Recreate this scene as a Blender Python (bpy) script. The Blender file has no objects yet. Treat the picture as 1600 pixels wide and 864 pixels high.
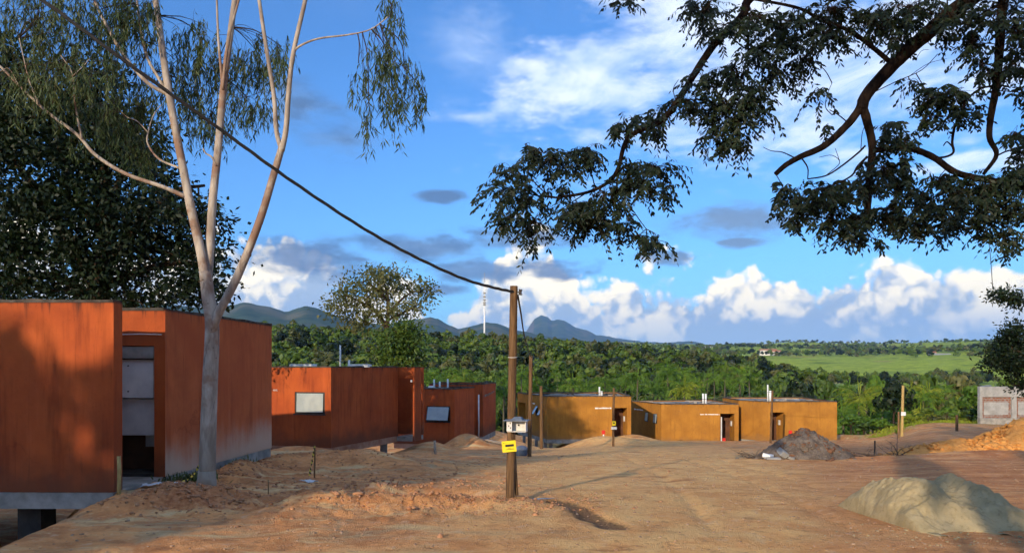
import bpy, bmesh, math, random
import numpy as np
from mathutils import Vector, Matrix

SC = bpy.context.scene
COL = SC.collection
random.seed(7)
RNG = np.random.default_rng(11)

# ------------------------------------------------------------------ camera
F = 1100.0            # focal length in pixels of the 1600 px wide photograph
YH = 575.0            # row of the horizon
EYE = 1.7
cam = bpy.data.cameras.new('camera')
cam.sensor_width = 36.0
cam.lens = 36.0 * F / 1600.0
cam.shift_y = (YH - 432.0) / 1600.0
cam.clip_start = 0.05
cam.clip_end = 60000.0
camo = bpy.data.objects.new('camera', cam)
camo.location = (0, 0, EYE)
camo.rotation_euler = (math.radians(90), 0, 0)
COL.objects.link(camo)
SC.camera = camo

# ------------------------------------------------------------------ light
SUN_EL = math.radians(15.5)
SUN_AZ = math.radians(180 + 27)          # compass direction the sun stands in, clockwise from +Y
sun_dir = Vector((math.sin(SUN_AZ) * math.cos(SUN_EL), math.cos(SUN_AZ) * math.cos(SUN_EL), math.sin(SUN_EL)))
sl = bpy.data.lights.new('sun', 'SUN')
sl.energy = 3.3
sl.angle = math.radians(0.6)
sl.color = (1.0, 0.82, 0.58)
so = bpy.data.objects.new('sun', sl)
so.rotation_euler = (-sun_dir).to_track_quat('-Z', 'Y').to_euler()
so.location = (-20, -50, 30)
COL.objects.link(so)

SC.render.engine = 'CYCLES'
SC.cycles.use_denoising = True
SC.cycles.max_bounces = 4
SC.cycles.diffuse_bounces = 3
SC.cycles.use_adaptive_sampling = True
SC.cycles.adaptive_threshold = 0.03
SC.cycles.adaptive_min_samples = 8
SC.cycles.transparent_max_bounces = 6
SC.cycles.volume_bounces = 0
SC.view_settings.view_transform = 'Standard'
SC.view_settings.look = 'None'
SC.view_settings.exposure = 0.98
SC.view_settings.gamma = 1.0


class NT:
    """small helper for building node trees"""
    def __init__(self, nt):
        self.t = nt

    def n(self, typ, **kw):
        nd = self.t.nodes.new(typ)
        for k, v in kw.items():
            setattr(nd, k, v)
        return nd

    def put(self, sock, v):
        if hasattr(v, 'is_output') or isinstance(v, bpy.types.NodeSocket):
            self.t.links.new(v, sock)
        else:
            if isinstance(v, (tuple, list)) and len(v) == 3 and len(getattr(sock, 'default_value', (0, 0, 0))) == 4:
                v = (*v, 1.0)
            sock.default_value = v

    def m(self, op, a, b=None, c=None, clamp=False):
        nd = self.n('ShaderNodeMath', operation=op, use_clamp=clamp)
        self.put(nd.inputs[0], a)
        if b is not None:
            self.put(nd.inputs[1], b)
        if c is not None:
            self.put(nd.inputs[2], c)
        return nd.outputs[0]

    def vm(self, op, a, b=None, s=None):
        nd = self.n('ShaderNodeVectorMath', operation=op)
        self.put(nd.inputs[0], a)
        if b is not None:
            self.put(nd.inputs[1], b)
        if s is not None:
            self.put(nd.inputs['Scale'], s)
        return nd.outputs[0]

    def ss(self, x, lo, hi, o0=0.0, o1=1.0):
        nd = self.n('ShaderNodeMapRange', interpolation_type='SMOOTHSTEP')
        self.put(nd.inputs[0], x)
        for i, v in enumerate((lo, hi, o0, o1)):
            self.put(nd.inputs[1 + i], v)
        return nd.outputs[0]

    def mix(self, f, a, b, mode='MIX'):
        nd = self.n('ShaderNodeMix', data_type='RGBA', blend_type=mode)
        nd.clamp_factor = True
        self.put(nd.inputs[0], f)
        self.put(nd.inputs[6], a)
        self.put(nd.inputs[7], b)
        return nd.outputs[2]

    def noise(self, vec, scale, detail=4.0, rough=0.5, dist=0.0, col=False):
        nd = self.n('ShaderNodeTexNoise')
        self.put(nd.inputs['Vector'], vec)
        nd.inputs['Scale'].default_value = scale
        nd.inputs['Detail'].default_value = detail
        nd.inputs['Roughness'].default_value = rough
        nd.inputs['Distortion'].default_value = dist
        return nd.outputs['Color' if col else 'Fac']

    def voro(self, vec, scale, feature='F1', detail=0.0, out='Distance', rand=1.0):
        nd = self.n('ShaderNodeTexVoronoi', feature=feature)
        self.put(nd.inputs['Vector'], vec)
        nd.inputs['Scale'].default_value = scale
        nd.inputs['Randomness'].default_value = rand
        if detail:
            nd.inputs['Detail'].default_value = detail
        return nd.outputs[out]

    def xyz(self, v):
        nd = self.n('ShaderNodeSeparateXYZ')
        self.put(nd.inputs[0], v)
        return nd.outputs

    def comb(self, x, y, z):
        nd = self.n('ShaderNodeCombineXYZ')
        self.put(nd.inputs[0], x); self.put(nd.inputs[1], y); self.put(nd.inputs[2], z)
        return nd.outputs[0]


def AZ(px):
    return math.atan((px - 800.0) / F)


def EL(px, py):
    return math.atan((YH - py) / math.hypot(F, px - 800.0))


# ------------------------------------------------------------------ sky with clouds
def make_world():
    w = bpy.data.worlds.new('World')
    SC.world = w
    w.use_nodes = True
    t = w.node_tree
    t.nodes.clear()
    g = NT(t)
    out = g.n('ShaderNodeOutputWorld')
    bg = g.n('ShaderNodeBackground')
    t.links.new(bg.outputs[0], out.inputs[0])
    sky = g.n('ShaderNodeTexSky', sky_type='NISHITA')
    sky.sun_disc = False
    sky.sun_elevation = SUN_EL
    sky.sun_rotation = SUN_AZ
    sky.air_density = 1.0
    sky.dust_density = 0.3
    sky.ozone_density = 2.2
    tc = g.n('ShaderNodeTexCoord')
    d = tc.outputs['Generated']
    x, y, z = g.xyz(d)
    az = g.m('ARCTAN2', x, y)
    el = g.m('ARCSINE', z)
    # clear sky, in radiance units before the strength below
    base = g.mix(1.0, sky.outputs[0], SKY_TINT, 'MULTIPLY')
    col = base
    # ---- thin high cloud: streaky sheets
    dz = g.m('MAXIMUM', z, 0.06)
    plane = g.comb(g.m('DIVIDE', x, dz), g.m('DIVIDE', y, dz), 0.0)
    wz = g.noise(plane, 0.9, 2, 0.55, col=True)
    plane2 = g.vm('ADD', plane, g.vm('SCALE', g.vm('SUBTRACT', wz, (0.5, 0.5, 0.5)), s=1.1))
    str1 = g.noise(g.vm('MULTIPLY', plane2, (1.0, 0.45, 1.0)), 1.1, 3, 0.6)
    wisp = g.noise(g.vm('MULTIPLY', plane2, (1.3, 0.5, 1.0)), 4.2, 5, 0.62)
    warp = g.noise(g.vm('MULTIPLY', d, (1, 1, 3.0)), 9.0, 3, 0.6)
    warp2 = g.noise(g.vm('MULTIPLY', d, (1, 1, 2.2)), 22.0, 3, 0.62)

    def blob(px, py, rx, ry, wob=1.5, rot=0.0, fine=0.8, soft=(1.45, 0.45)):
        a0, e0 = AZ(px), EL(px, py)
        ra, re = rx / F, ry / F
        da = g.m('SUBTRACT', az, a0)
        de = g.m('SUBTRACT', el, e0)
        if rot:
            c, s = math.cos(rot), math.sin(rot)
            da, de = (g.m('ADD', g.m('MULTIPLY', da, c), g.m('MULTIPLY', de, s)),
                      g.m('SUBTRACT', g.m('MULTIPLY', de, c), g.m('MULTIPLY', da, s)))
        da = g.m('DIVIDE', da, ra)
        de = g.m('DIVIDE', de, re)
        r = g.m('SQRT', g.m('ADD', g.m('MULTIPLY', da, da), g.m('MULTIPLY', de, de)))
        r = g.m('ADD', r, g.m('MULTIPLY', g.m('SUBTRACT', warp, 0.5), wob * 2))
        r = g.m('ADD', r, g.m('MULTIPLY', g.m('SUBTRACT', warp2, 0.5), fine * 2))
        return g.ss(r, soft[0], soft[1])

    def many(lst):
        acc = None
        for b in lst:
            k = blob(*b[:4], **(b[4] if len(b) > 4 else {}))
            acc = k if acc is None else g.m('MAXIMUM', acc, k)
        return acc

    hi = many([(915, 122, 175, 58, dict(wob=0.8, rot=0.16, soft=(1.25, 0.15))),
               (1085, 55, 180, 85, dict(rot=0.3, soft=(1.5, 0.1))),
               (1330, 120, 330, 95, dict(rot=0.12, soft=(1.4, 0.1))),
               (735, 75, 60, 70, dict(soft=(1.6, -1.6))),
               (730, 182, 90, 10, dict(soft=(1.4, -0.8))),
               (1090, 218, 50, 9, dict()), (1555, 250, 90, 14, dict()), (1480, 10, 260, 60, dict(soft=(1.4, 0.1)))])
    hi = g.m('MULTIPLY', hi, g.ss(g.m('ADD', g.m('MULTIPLY', str1, 0.55), g.m('MULTIPLY', wisp, 0.45)), 0.30, 0.60, 0.45, 1.0))
    # broken high cloud like the upper right's, added overhead to lift the ambient light
    veil = g.m('MULTIPLY', g.ss(g.m('ADD', g.m('MULTIPLY', str1, 0.6), g.m('MULTIPLY', wisp, 0.4)), 0.36, 0.66), g.ss(el, 0.42, 0.85, 0.0, 0.95))
    hi = g.m('MAXIMUM', hi, veil)
    hic = g.mix(g.ss(wisp, 0.35, 0.65), CL_HI0, CL_HI1)
    col = g.mix(g.m('MULTIPLY', hi, 0.80), col, hic)

    # ---- cumulus bank standing along the horizon all the way round
    an = g.noise(g.comb(x, y, 0.0), 3.0, 1, 0.5)
    top = g.m('MULTIPLY_ADD', an, 0.045, 0.114)
    for px, py, wd, dh in [(825, 395, 60, 0.058), (770, 420, 40, 0.02), (1010, 460, 70, 0.008), (450, 415, 120, 0.048),
                           (1290, 440, 220, 0.010), (690, 470, 45, -0.035), (950, 470, 28, -0.015), (590, 470, 60, -0.02),
                           (60, 400, 160, 0.03)]:
        q = g.m('DIVIDE', g.m('SUBTRACT', az, AZ(px)), wd / F)
        top = g.m('ADD', top, g.m('MULTIPLY', g.m('POWER', 2.718, g.m('MULTIPLY', g.m('MULTIPLY', q, q), -1.0)), dh))
    wv = g.vm('SCALE', g.vm('SUBTRACT', g.noise(d, 22.0, 3, 0.6, col=True), (0.5, 0.5, 0.5)), s=0.035)
    p = g.vm('ADD', d, wv)

    def billow(pp):
        b1 = g.m('SUBTRACT', 1.0, g.voro(pp, 10.0, 'F1'))
        b2 = g.m('SUBTRACT', 1.0, g.voro(pp, 27.0, 'F1'))
        b3 = g.m('SUBTRACT', 1.0, g.voro(pp, 70.0, 'F1'))
        s = g.m('ADD', g.m('MULTIPLY', b1, 0.55), g.m('ADD', g.m('MULTIPLY', b2, 0.28), g.m('MULTIPLY', b3, 0.17)))
        return s
    b = billow(p)
    bl = billow(g.vm('ADD', p, (-0.010, -0.004, 0.012)))
    big = g.noise(g.vm('MULTIPLY', d, (1, 1, 1.6)), 9.0, 1, 0.5)
    dens = g.m('ADD', g.m('SUBTRACT', top, el),
               g.m('ADD', g.m('MULTIPLY', g.m('SUBTRACT', b, 0.60), 0.17), g.m('MULTIPLY', g.m('SUBTRACT', big, 0.5), 0.05)))
    cm = g.m('MULTIPLY', g.ss(dens, -0.004, 0.020), g.ss(g.m('SUBTRACT', el, top), 0.034, 0.018))
    holes = g.ss(g.m('ADD', g.noise(g.vm('MULTIPLY', d, (1, 1, 3.0)), 6.0, 2, 0.5), g.m('MULTIPLY', b, 0.25)), 0.18, 0.34)
    cm = g.m('MULTIPLY', cm, g.m('MAXIMUM', holes, g.ss(el, 0.10, 0.03)))
    lit = g.m('ADD', g.m('MULTIPLY', g.m('SUBTRACT', b, bl), 3.6), g.m('MULTIPLY', g.m('SUBTRACT', b, 0.6), 1.2))
    lit = g.m('ADD', lit, g.m('MULTIPLY', g.m('SUBTRACT', big, 0.5), 2.2))
    lit = g.m('ADD', lit, g.ss(dens, 0.0, 0.11, 0.72, 0.12))
    # the bank is brighter where it faces the low sun, on the left of the view
    lit = g.m('ADD', lit, g.ss(az, 0.12, 0.5, 0.08, -0.14))
    lit = g.ss(lit, -0.02, 0.88)
    cc = g.mix(lit, CL_SH, CL_LIT)
    hz = g.ss(el, 0.085, 0.02)
    cc = g.mix(g.m('MULTIPLY', hz, 0.75), cc, CL_LOW)
    col = g.mix(g.m('MULTIPLY', cm, 0.97), col, cc)

    # ---- small grey-blue flat clouds in front of it
    sh = many([(490, 404, 98, 24, dict(wob=0.9)), (650, 388, 88, 20, dict(wob=0.9)), (738, 424, 60, 18), (868, 416, 62, 15), (830, 372, 80, 18),
               (690, 452, 40, 9), (1145, 345, 95, 24, dict(wob=0.7)), (1040, 402, 44, 10), (692, 308, 26, 9), (560, 405, 30, 8),
               (470, 160, 50, 26, dict(soft=(1.4, -0.2))), (545, 220, 60, 26, dict(soft=(1.5, -0.9))), (1150, 378, 30, 6)])
    shc = g.mix(g.ss(warp2, 0.38, 0.62), CL_FLAT0, CL_FLAT1)
    far = g.ss(az, 0.12, 0.3)
    shc = g.mix(g.m('MULTIPLY', far, 0.7), shc, CL_FLAT2)
    col = g.mix(g.m('MULTIPLY', sh, 0.92), col, shc)
    g.put(bg.inputs[0], col)
    bg.inputs[1].default_value = 0.10
    w.cycles.sampling_method = 'NONE'


# radiances (times the background strength) of the air and the clouds
SKY_TINT = (0.41, 0.77, 1.20)
CL_HI0 = (4.6, 5.6, 7.2)
CL_HI1 = (6.6, 7.0, 7.7)
CL_SH = (3.0, 3.7, 4.6)
CL_LIT = (9.9, 8.6, 5.9)
CL_LOW = (3.2, 4.5, 6.0)
CL_FLAT0 = (0.60, 1.10, 2.1)
CL_FLAT1 = (1.0, 1.65, 2.8)
CL_FLAT2 = (1.4, 2.0, 2.9)
make_world()

# ------------------------------------------------------------------ helpers
def P(px, py, D):
    """a point of the place seen at pixel (px, py) of the photograph, D metres ahead"""
    return Vector(((px - 800.0) / F * D, D, EYE + (YH - py) / F * D))


def link(o, parent=None):
    COL.objects.link(o)
    if parent is not None:
        o.parent = parent
    return o


def tag(o, label=None, cat=None, group=None, kind=None):
    if label: o['label'] = label
    if cat: o['category'] = cat
    if group: o['group'] = group
    if kind: o['kind'] = kind
    return o


def empty(name, loc=(0, 0, 0), rz=0.0):
    o = bpy.data.objects.new(name, None)
    o.empty_display_size = 0.2
    o.location = loc
    o.rotation_euler = (0, 0, rz)
    COL.objects.link(o)
    return o


def copy_tree(o, parent=None):
    c = o.copy()
    COL.objects.link(c)
    c.parent = parent
    for ch in list(o.children):
        copy_tree(ch, c)
    return c


def np_mesh(name, verts, faces, mats, smooth=False, midx=None):
    """verts (n,3), faces (m,k) all of k corners"""
    me = bpy.data.meshes.new(name)
    verts = np.asarray(verts, dtype=np.float32)
    faces = np.asarray(faces, dtype=np.int32)
    m, k = faces.shape
    me.vertices.add(len(verts))
    me.vertices.foreach_set('co', verts.ravel())
    me.loops.add(m * k)
    me.loops.foreach_set('vertex_index', faces.ravel())
    me.polygons.add(m)
    me.polygons.foreach_set('loop_start', np.arange(0, m * k, k, dtype=np.int32))
    if smooth:
        me.polygons.foreach_set('use_smooth', np.ones(m, dtype=bool))
    for mt in (mats if isinstance(mats, (list, tuple)) else [mats]):
        me.materials.append(mt)
    if midx is not None:
        me.polygons.foreach_set('material_index', np.asarray(midx, dtype=np.int32))
    me.update(calc_edges=True)
    return me


class MB:
    """collects shapes and links them as ONE mesh object"""
    def __init__(self):
        self.v, self.f, self.s = [], [], []

    def add(self, vs, fs, smooth=False):
        o = len(self.v)
        self.v += [tuple(p) for p in vs]
        self.f += [tuple(i + o for i in q) for q in fs]
        self.s += [smooth] * len(fs)
        return self

    def box(self, lo, hi, mat=None):
        x0, y0, z0 = lo; x1, y1, z1 = hi
        vs = [Vector(p) for p in ((x0, y0, z0), (x1, y0, z0), (x1, y1, z0), (x0, y1, z0), (x0, y0, z1), (x1, y0, z1), (x1, y1, z1), (x0, y1, z1))]
        if mat is not None:
            vs = [mat @ v for v in vs]
        return self.add(vs, [(3, 2, 1, 0), (4, 5, 6, 7), (0, 1, 5, 4), (1, 2, 6, 5), (2, 3, 7, 6), (3, 0, 4, 7)])

    def bevbox(self, lo, hi, b, mat=None):
        """box with chamfered edges"""
        c = [(lo[i] + hi[i]) / 2 for i in range(3)]
        h = [(hi[i] - lo[i]) / 2 for i in range(3)]
        bm = bmesh.new()
        bmesh.ops.create_cube(bm, size=2.0)
        for v in bm.verts:
            v.co = Vector((v.co.x * h[0] + c[0], v.co.y * h[1] + c[1], v.co.z * h[2] + c[2]))
        bmesh.ops.bevel(bm, geom=bm.edges[:] + bm.verts[:], offset=b, segments=1, affect='EDGES')
        bm.verts.index_update()
        vs = [v.co.copy() if mat is None else mat @ v.co for v in bm.verts]
        fs = [[v.index for v in f.verts] for f in bm.faces]
        bm.free()
        return self.add(vs, fs)

    def tube(self, pts, rad, n=8, caps=True, smooth=True, wob=0.0):
        pts = [Vector(p) for p in pts]
        if not hasattr(rad, '__len__'):
            rad = [rad] * len(pts)
        vs, fs = [], []
        up = Vector((0.13, 0.27, 0.95))
        prev = None
        for i, p in enumerate(pts):
            a = pts[max(i - 1, 0)]; b = pts[min(i + 1, len(pts) - 1)]
            t = (b - a).normalized()
            if prev is None:
                s = t.cross(up)
                if s.length < 1e-3:
                    s = t.cross(Vector((1, 0, 0)))
                s.normalize()
            else:
                s = (prev - t * prev.dot(t)).normalized()
            prev = s
            q = t.cross(s)
            for k in range(n):
                a_ = 2 * math.pi * k / n
                rr = rad[i] * (1 + wob * random.uniform(-1, 1))
                vs.append(p + (s * math.cos(a_) + q * math.sin(a_)) * rr)
        for i in range(len(pts) - 1):
            for k in range(n):
                fs.append((i * n + k, i * n + (k + 1) % n, (i + 1) * n + (k + 1) % n, (i + 1) * n + k))
        self.add(vs, fs, smooth)
        if caps:
            o = len(self.v) - len(vs)
            self.f.append(tuple(o + k for k in range(n))[::-1]); self.s.append(False)
            self.f.append(tuple(o + (len(pts) - 1) * n + k for k in range(n))); self.s.append(False)
        return self

    def prism(self, poly, z0, z1):
        n = len(poly)
        vs = [(p[0], p[1], z0) for p in poly] + [(p[0], p[1], z1) for p in poly]
        fs = [tuple(range(n))[::-1], tuple(range(n, 2 * n))] + [(i, (i + 1) % n, n + (i + 1) % n, n + i) for i in range(n)]
        return self.add(vs, fs)

    def build(self, name, mat, parent=None, loc=None):
        me = bpy.data.meshes.new(name)
        vs = self.v
        if loc is not None:
            L = Vector(loc)
            vs = [tuple(Vector(v) - L) for v in vs]
        me.from_pydata(vs, [], self.f)
        me.polygons.foreach_set('use_smooth', self.s)
        me.materials.append(mat)
        me.update()
        o = bpy.data.objects.new(name, me)
        if loc is not None:
            o.location = loc
        return link(o, parent)


def spline(pts, n=6):
    """catmull-rom through points given as tuples of any length"""
    pts = [np.array(p, dtype=float) for p in pts]
    q = [2 * pts[0] - pts[1]] + pts + [2 * pts[-1] - pts[-2]]
    out = []
    for i in range(1, len(q) - 2):
        for k in range(n):
            t = k / n
            out.append(0.5 * ((2 * q[i]) + (-q[i - 1] + q[i + 1]) * t + (2 * q[i - 1] - 5 * q[i] + 4 * q[i + 1] - q[i + 2]) * t * t
                              + (-q[i - 1] + 3 * q[i] - 3 * q[i + 1] + q[i + 2]) * t ** 3))
    out.append(q[-2])
    return out


# ---- lattice noise for terrain
def _hash(i, j, s):
    h = (i.astype(np.int64) * 374761393 + j.astype(np.int64) * 668265263 + s * 974711) & 0x7fffffff
    h = ((h ^ (h >> 13)) * 1274126177) & 0x7fffffff
    return ((h ^ (h >> 16)) & 0xffff) / 65535.0


def vnoise(x, y, s=0):
    xi = np.floor(x); yi = np.floor(y)
    fx = x - xi; fy = y - yi
    fx = fx * fx * fx * (fx * (fx * 6 - 15) + 10); fy = fy * fy * fy * (fy * (fy * 6 - 15) + 10)
    a = _hash(xi, yi, s); b = _hash(xi + 1, yi, s); c = _hash(xi, yi + 1, s); d = _hash(xi + 1, yi + 1, s)
    return (a + (b - a) * fx) * (1 - fy) + (c + (d - c) * fx) * fy


def fbm(x, y, octs=4, s=0, gain=0.5, ridged=False):
    v = 0; a = 1.0; tot = 0
    for o in range(octs):
        n = vnoise(x * 2 ** o + 13.7 * o, y * 2 ** o - 7.1 * o, s + o)
        if ridged:
            n = 1 - np.abs(2 * n - 1)
        v = v + a * n; tot += a; a *= gain
    return v / tot


def sstep(a, b, x):
    t = np.clip((x - a) / (b - a), 0, 1)
    return t * t * (3 - 2 * t)


# ------------------------------------------------------------------ materials
def mat(name, build, rough=0.9, spec=0.2):
    m = bpy.data.materials.new(name)
    m.use_nodes = True
    t = m.node_tree
    bs = t.nodes['Principled BSDF']
    bs.inputs['Roughness'].default_value = rough
    bs.inputs['Specular IOR Level'].default_value = spec
    g = NT(t)
    build(g, bs)
    return m


def bump(g, bs, h, strength=0.4, dist=0.02):
    b = g.n('ShaderNodeBump')
    b.inputs['Strength'].default_value = strength
    b.inputs['Distance'].default_value = dist
    g.put(b.inputs['Height'], h)
    g.t.links.new(b.outputs[0], bs.inputs['Normal'])


def objco(g):
    return g.n('ShaderNodeTexCoord').outputs['Object']


def geopos(g):
    return g.n('ShaderNodeNewGeometry').outputs['Position']


def simple(name, c0, c1, scale=8.0, rough=0.85, bmp=0.3, spec=0.2, bdist=0.01, stretch=(1, 1, 1), metal=0.0):
    def b(g, bs):
        co = g.vm('MULTIPLY', objco(g), stretch)
        n = g.noise(co, scale, 6, 0.6)
        g.put(bs.inputs['Base Color'], g.mix(g.ss(n, 0.3, 0.7), c0, c1))
        bs.inputs['Metallic'].default_value = metal
        if bmp:
            bump(g, bs, g.noise(co, scale * 3, 5, 0.6), bmp, bdist)
    return mat(name, b, rough, spec)


def leafmat(name, cols, trans=0.35, rough=0.55, spec=0.25):
    """cols: three colours, chosen per leaf"""
    m = bpy.data.materials.new(name)
    m.use_nodes = True
    t = m.node_tree
    bs = t.nodes['Principled BSDF']
    g = NT(t)
    r = g.n('ShaderNodeNewGeometry').outputs['Random Per Island']
    n = g.noise(objco(g), 0.55, 3, 0.5)
    f = g.m('ADD', g.m('MULTIPLY', r, 0.55), g.m('MULTIPLY', g.ss(n, 0.3, 0.7), 0.45))
    oi = g.n('ShaderNodeObjectInfo').outputs['Random']
    c = g.mix(g.ss(f, 0.0, 0.5), cols[0], cols[1])
    c = g.mix(g.ss(f, 0.5, 1.0), c, cols[2])
    c = g.mix(1.0, c, g.mix(oi, (0.75, 0.8, 0.8), (1.2, 1.12, 0.95)), 'MULTIPLY')
    g.put(bs.inputs['Base Color'], c)
    bs.inputs['Roughness'].default_value = rough
    bs.inputs['Specular IOR Level'].default_value = spec
    if trans:
        tr = g.n('ShaderNodeBsdfTranslucent')
        g.put(tr.inputs[0], g.mix(1.0, c, (1.1, 1.25, 0.6), 'MULTIPLY'))
        mx = g.n('ShaderNodeMixShader')
        mx.inputs[0].default_value = trans
        t.links.new(bs.outputs[0], mx.inputs[1])
        t.links.new(tr.outputs[0], mx.inputs[2])
        t.links.new(mx.outputs[0], t.nodes['Material Output'].inputs[0])
    return m


M = {}

# ------------------------------------------------------------------ ground
XE_Y = [0, 4, 6.6, 8.5, 10.4, 10.9, 11.3, 14, 17, 22, 30]
XE_X = [-4.6, -4.6, -4.75, -5.2, -5.75, -6.1, -6.6, -6.7, -6.6, -8.5, -12]
MOUNDS = [  # x, y, height, sx, sy
    (-4.55, 9.25, 0.26, 0.62, 0.42), (-4.0, 9.7, 0.16, 0.5, 0.4), (-4.7, 10.7, 0.08, 0.5, 0.4), (-5.25, 13.6, 0.26, 0.35, 0.9), (-5.0, 15.2, 0.2, 0.5, 0.8),
    (-3.9, 16.3, 0.36, 2.1, 1.1), (-2.6, 15.0, 0.10, 1.2, 1.0), (-1.0, 10.6, -0.17, 0.85, 0.30), (0.1, 10.2, -0.10, 0.6, 0.22),
    (-2.0, 10.9, 0.10, 0.8, 0.35), (-1.4, 9.55, 0.10, 1.1, 0.28), (-0.1, 9.2, 0.06, 0.6, 0.25), (-2.7, 9.6, 0.08, 0.4, 0.35),
    (-2.2, 34.0, 0.75, 1.0, 0.9), (-0.3, 36.0, 0.55, 1.1, 1.2), (6.5, 42.5, 0.38, 2.6, 1.6), (5.0, 42.0, 0.2, 1.4, 1.5), (1.6, 46.0, -0.75, 1.6, 3.0), (-6.8, 23.0, 0.35, 1.6, 1.2), (8.0, 47.0, 0.5, 1.6, 1.5),
    (-3.6, 30.5, 0.35, 1.0, 1.2), (24.5, 49.0, 0.2, 2.0, 1.5), (-1.6, 21.0, 0.12, 1.5, 1.5), (1.9, 40.5, -0.32, 1.7, 3.5),
    (6.6, 18.6, 0.05, 2.0, 1.0), (9.5, 19.0, 0.10, 1.8, 0.6), (13.5, 19.5, 0.20, 2.2, 0.9), (28.5, 52.0, 0.4, 4.0, 2.0),
]
CHANNEL = [(0.15, 10.05), (0.55, 9.75), (0.82, 9.1), (0.95, 8.4), (1.12, 7.75)]
CREST_P = [-400, 200, 430, 560, 700, 800, 900, 1000, 1100, 1200, 1300, 1500, 2200]
CREST_Y = [512, 512, 513, 516, 524, 530, 535, 546, 556, 566, 580, 590, 592]


def far_rows(px):
    """rows the open country rises to at 700 ... 12000 m, by column"""
    R = np.array([480, 700, 1000, 1300, 1700, 2200, 3000, 6000, 14000.0])
    L = np.array([560, 552, 547, 545, 541, 534, 532, 545, 548.0])
    Rr = np.array([592, 575, 562, 555, 549, 544, 543, 548, 548.0])
    k = sstep(700, 1150, px)
    return R, L, Rr, k


DAMP = [None]


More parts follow.
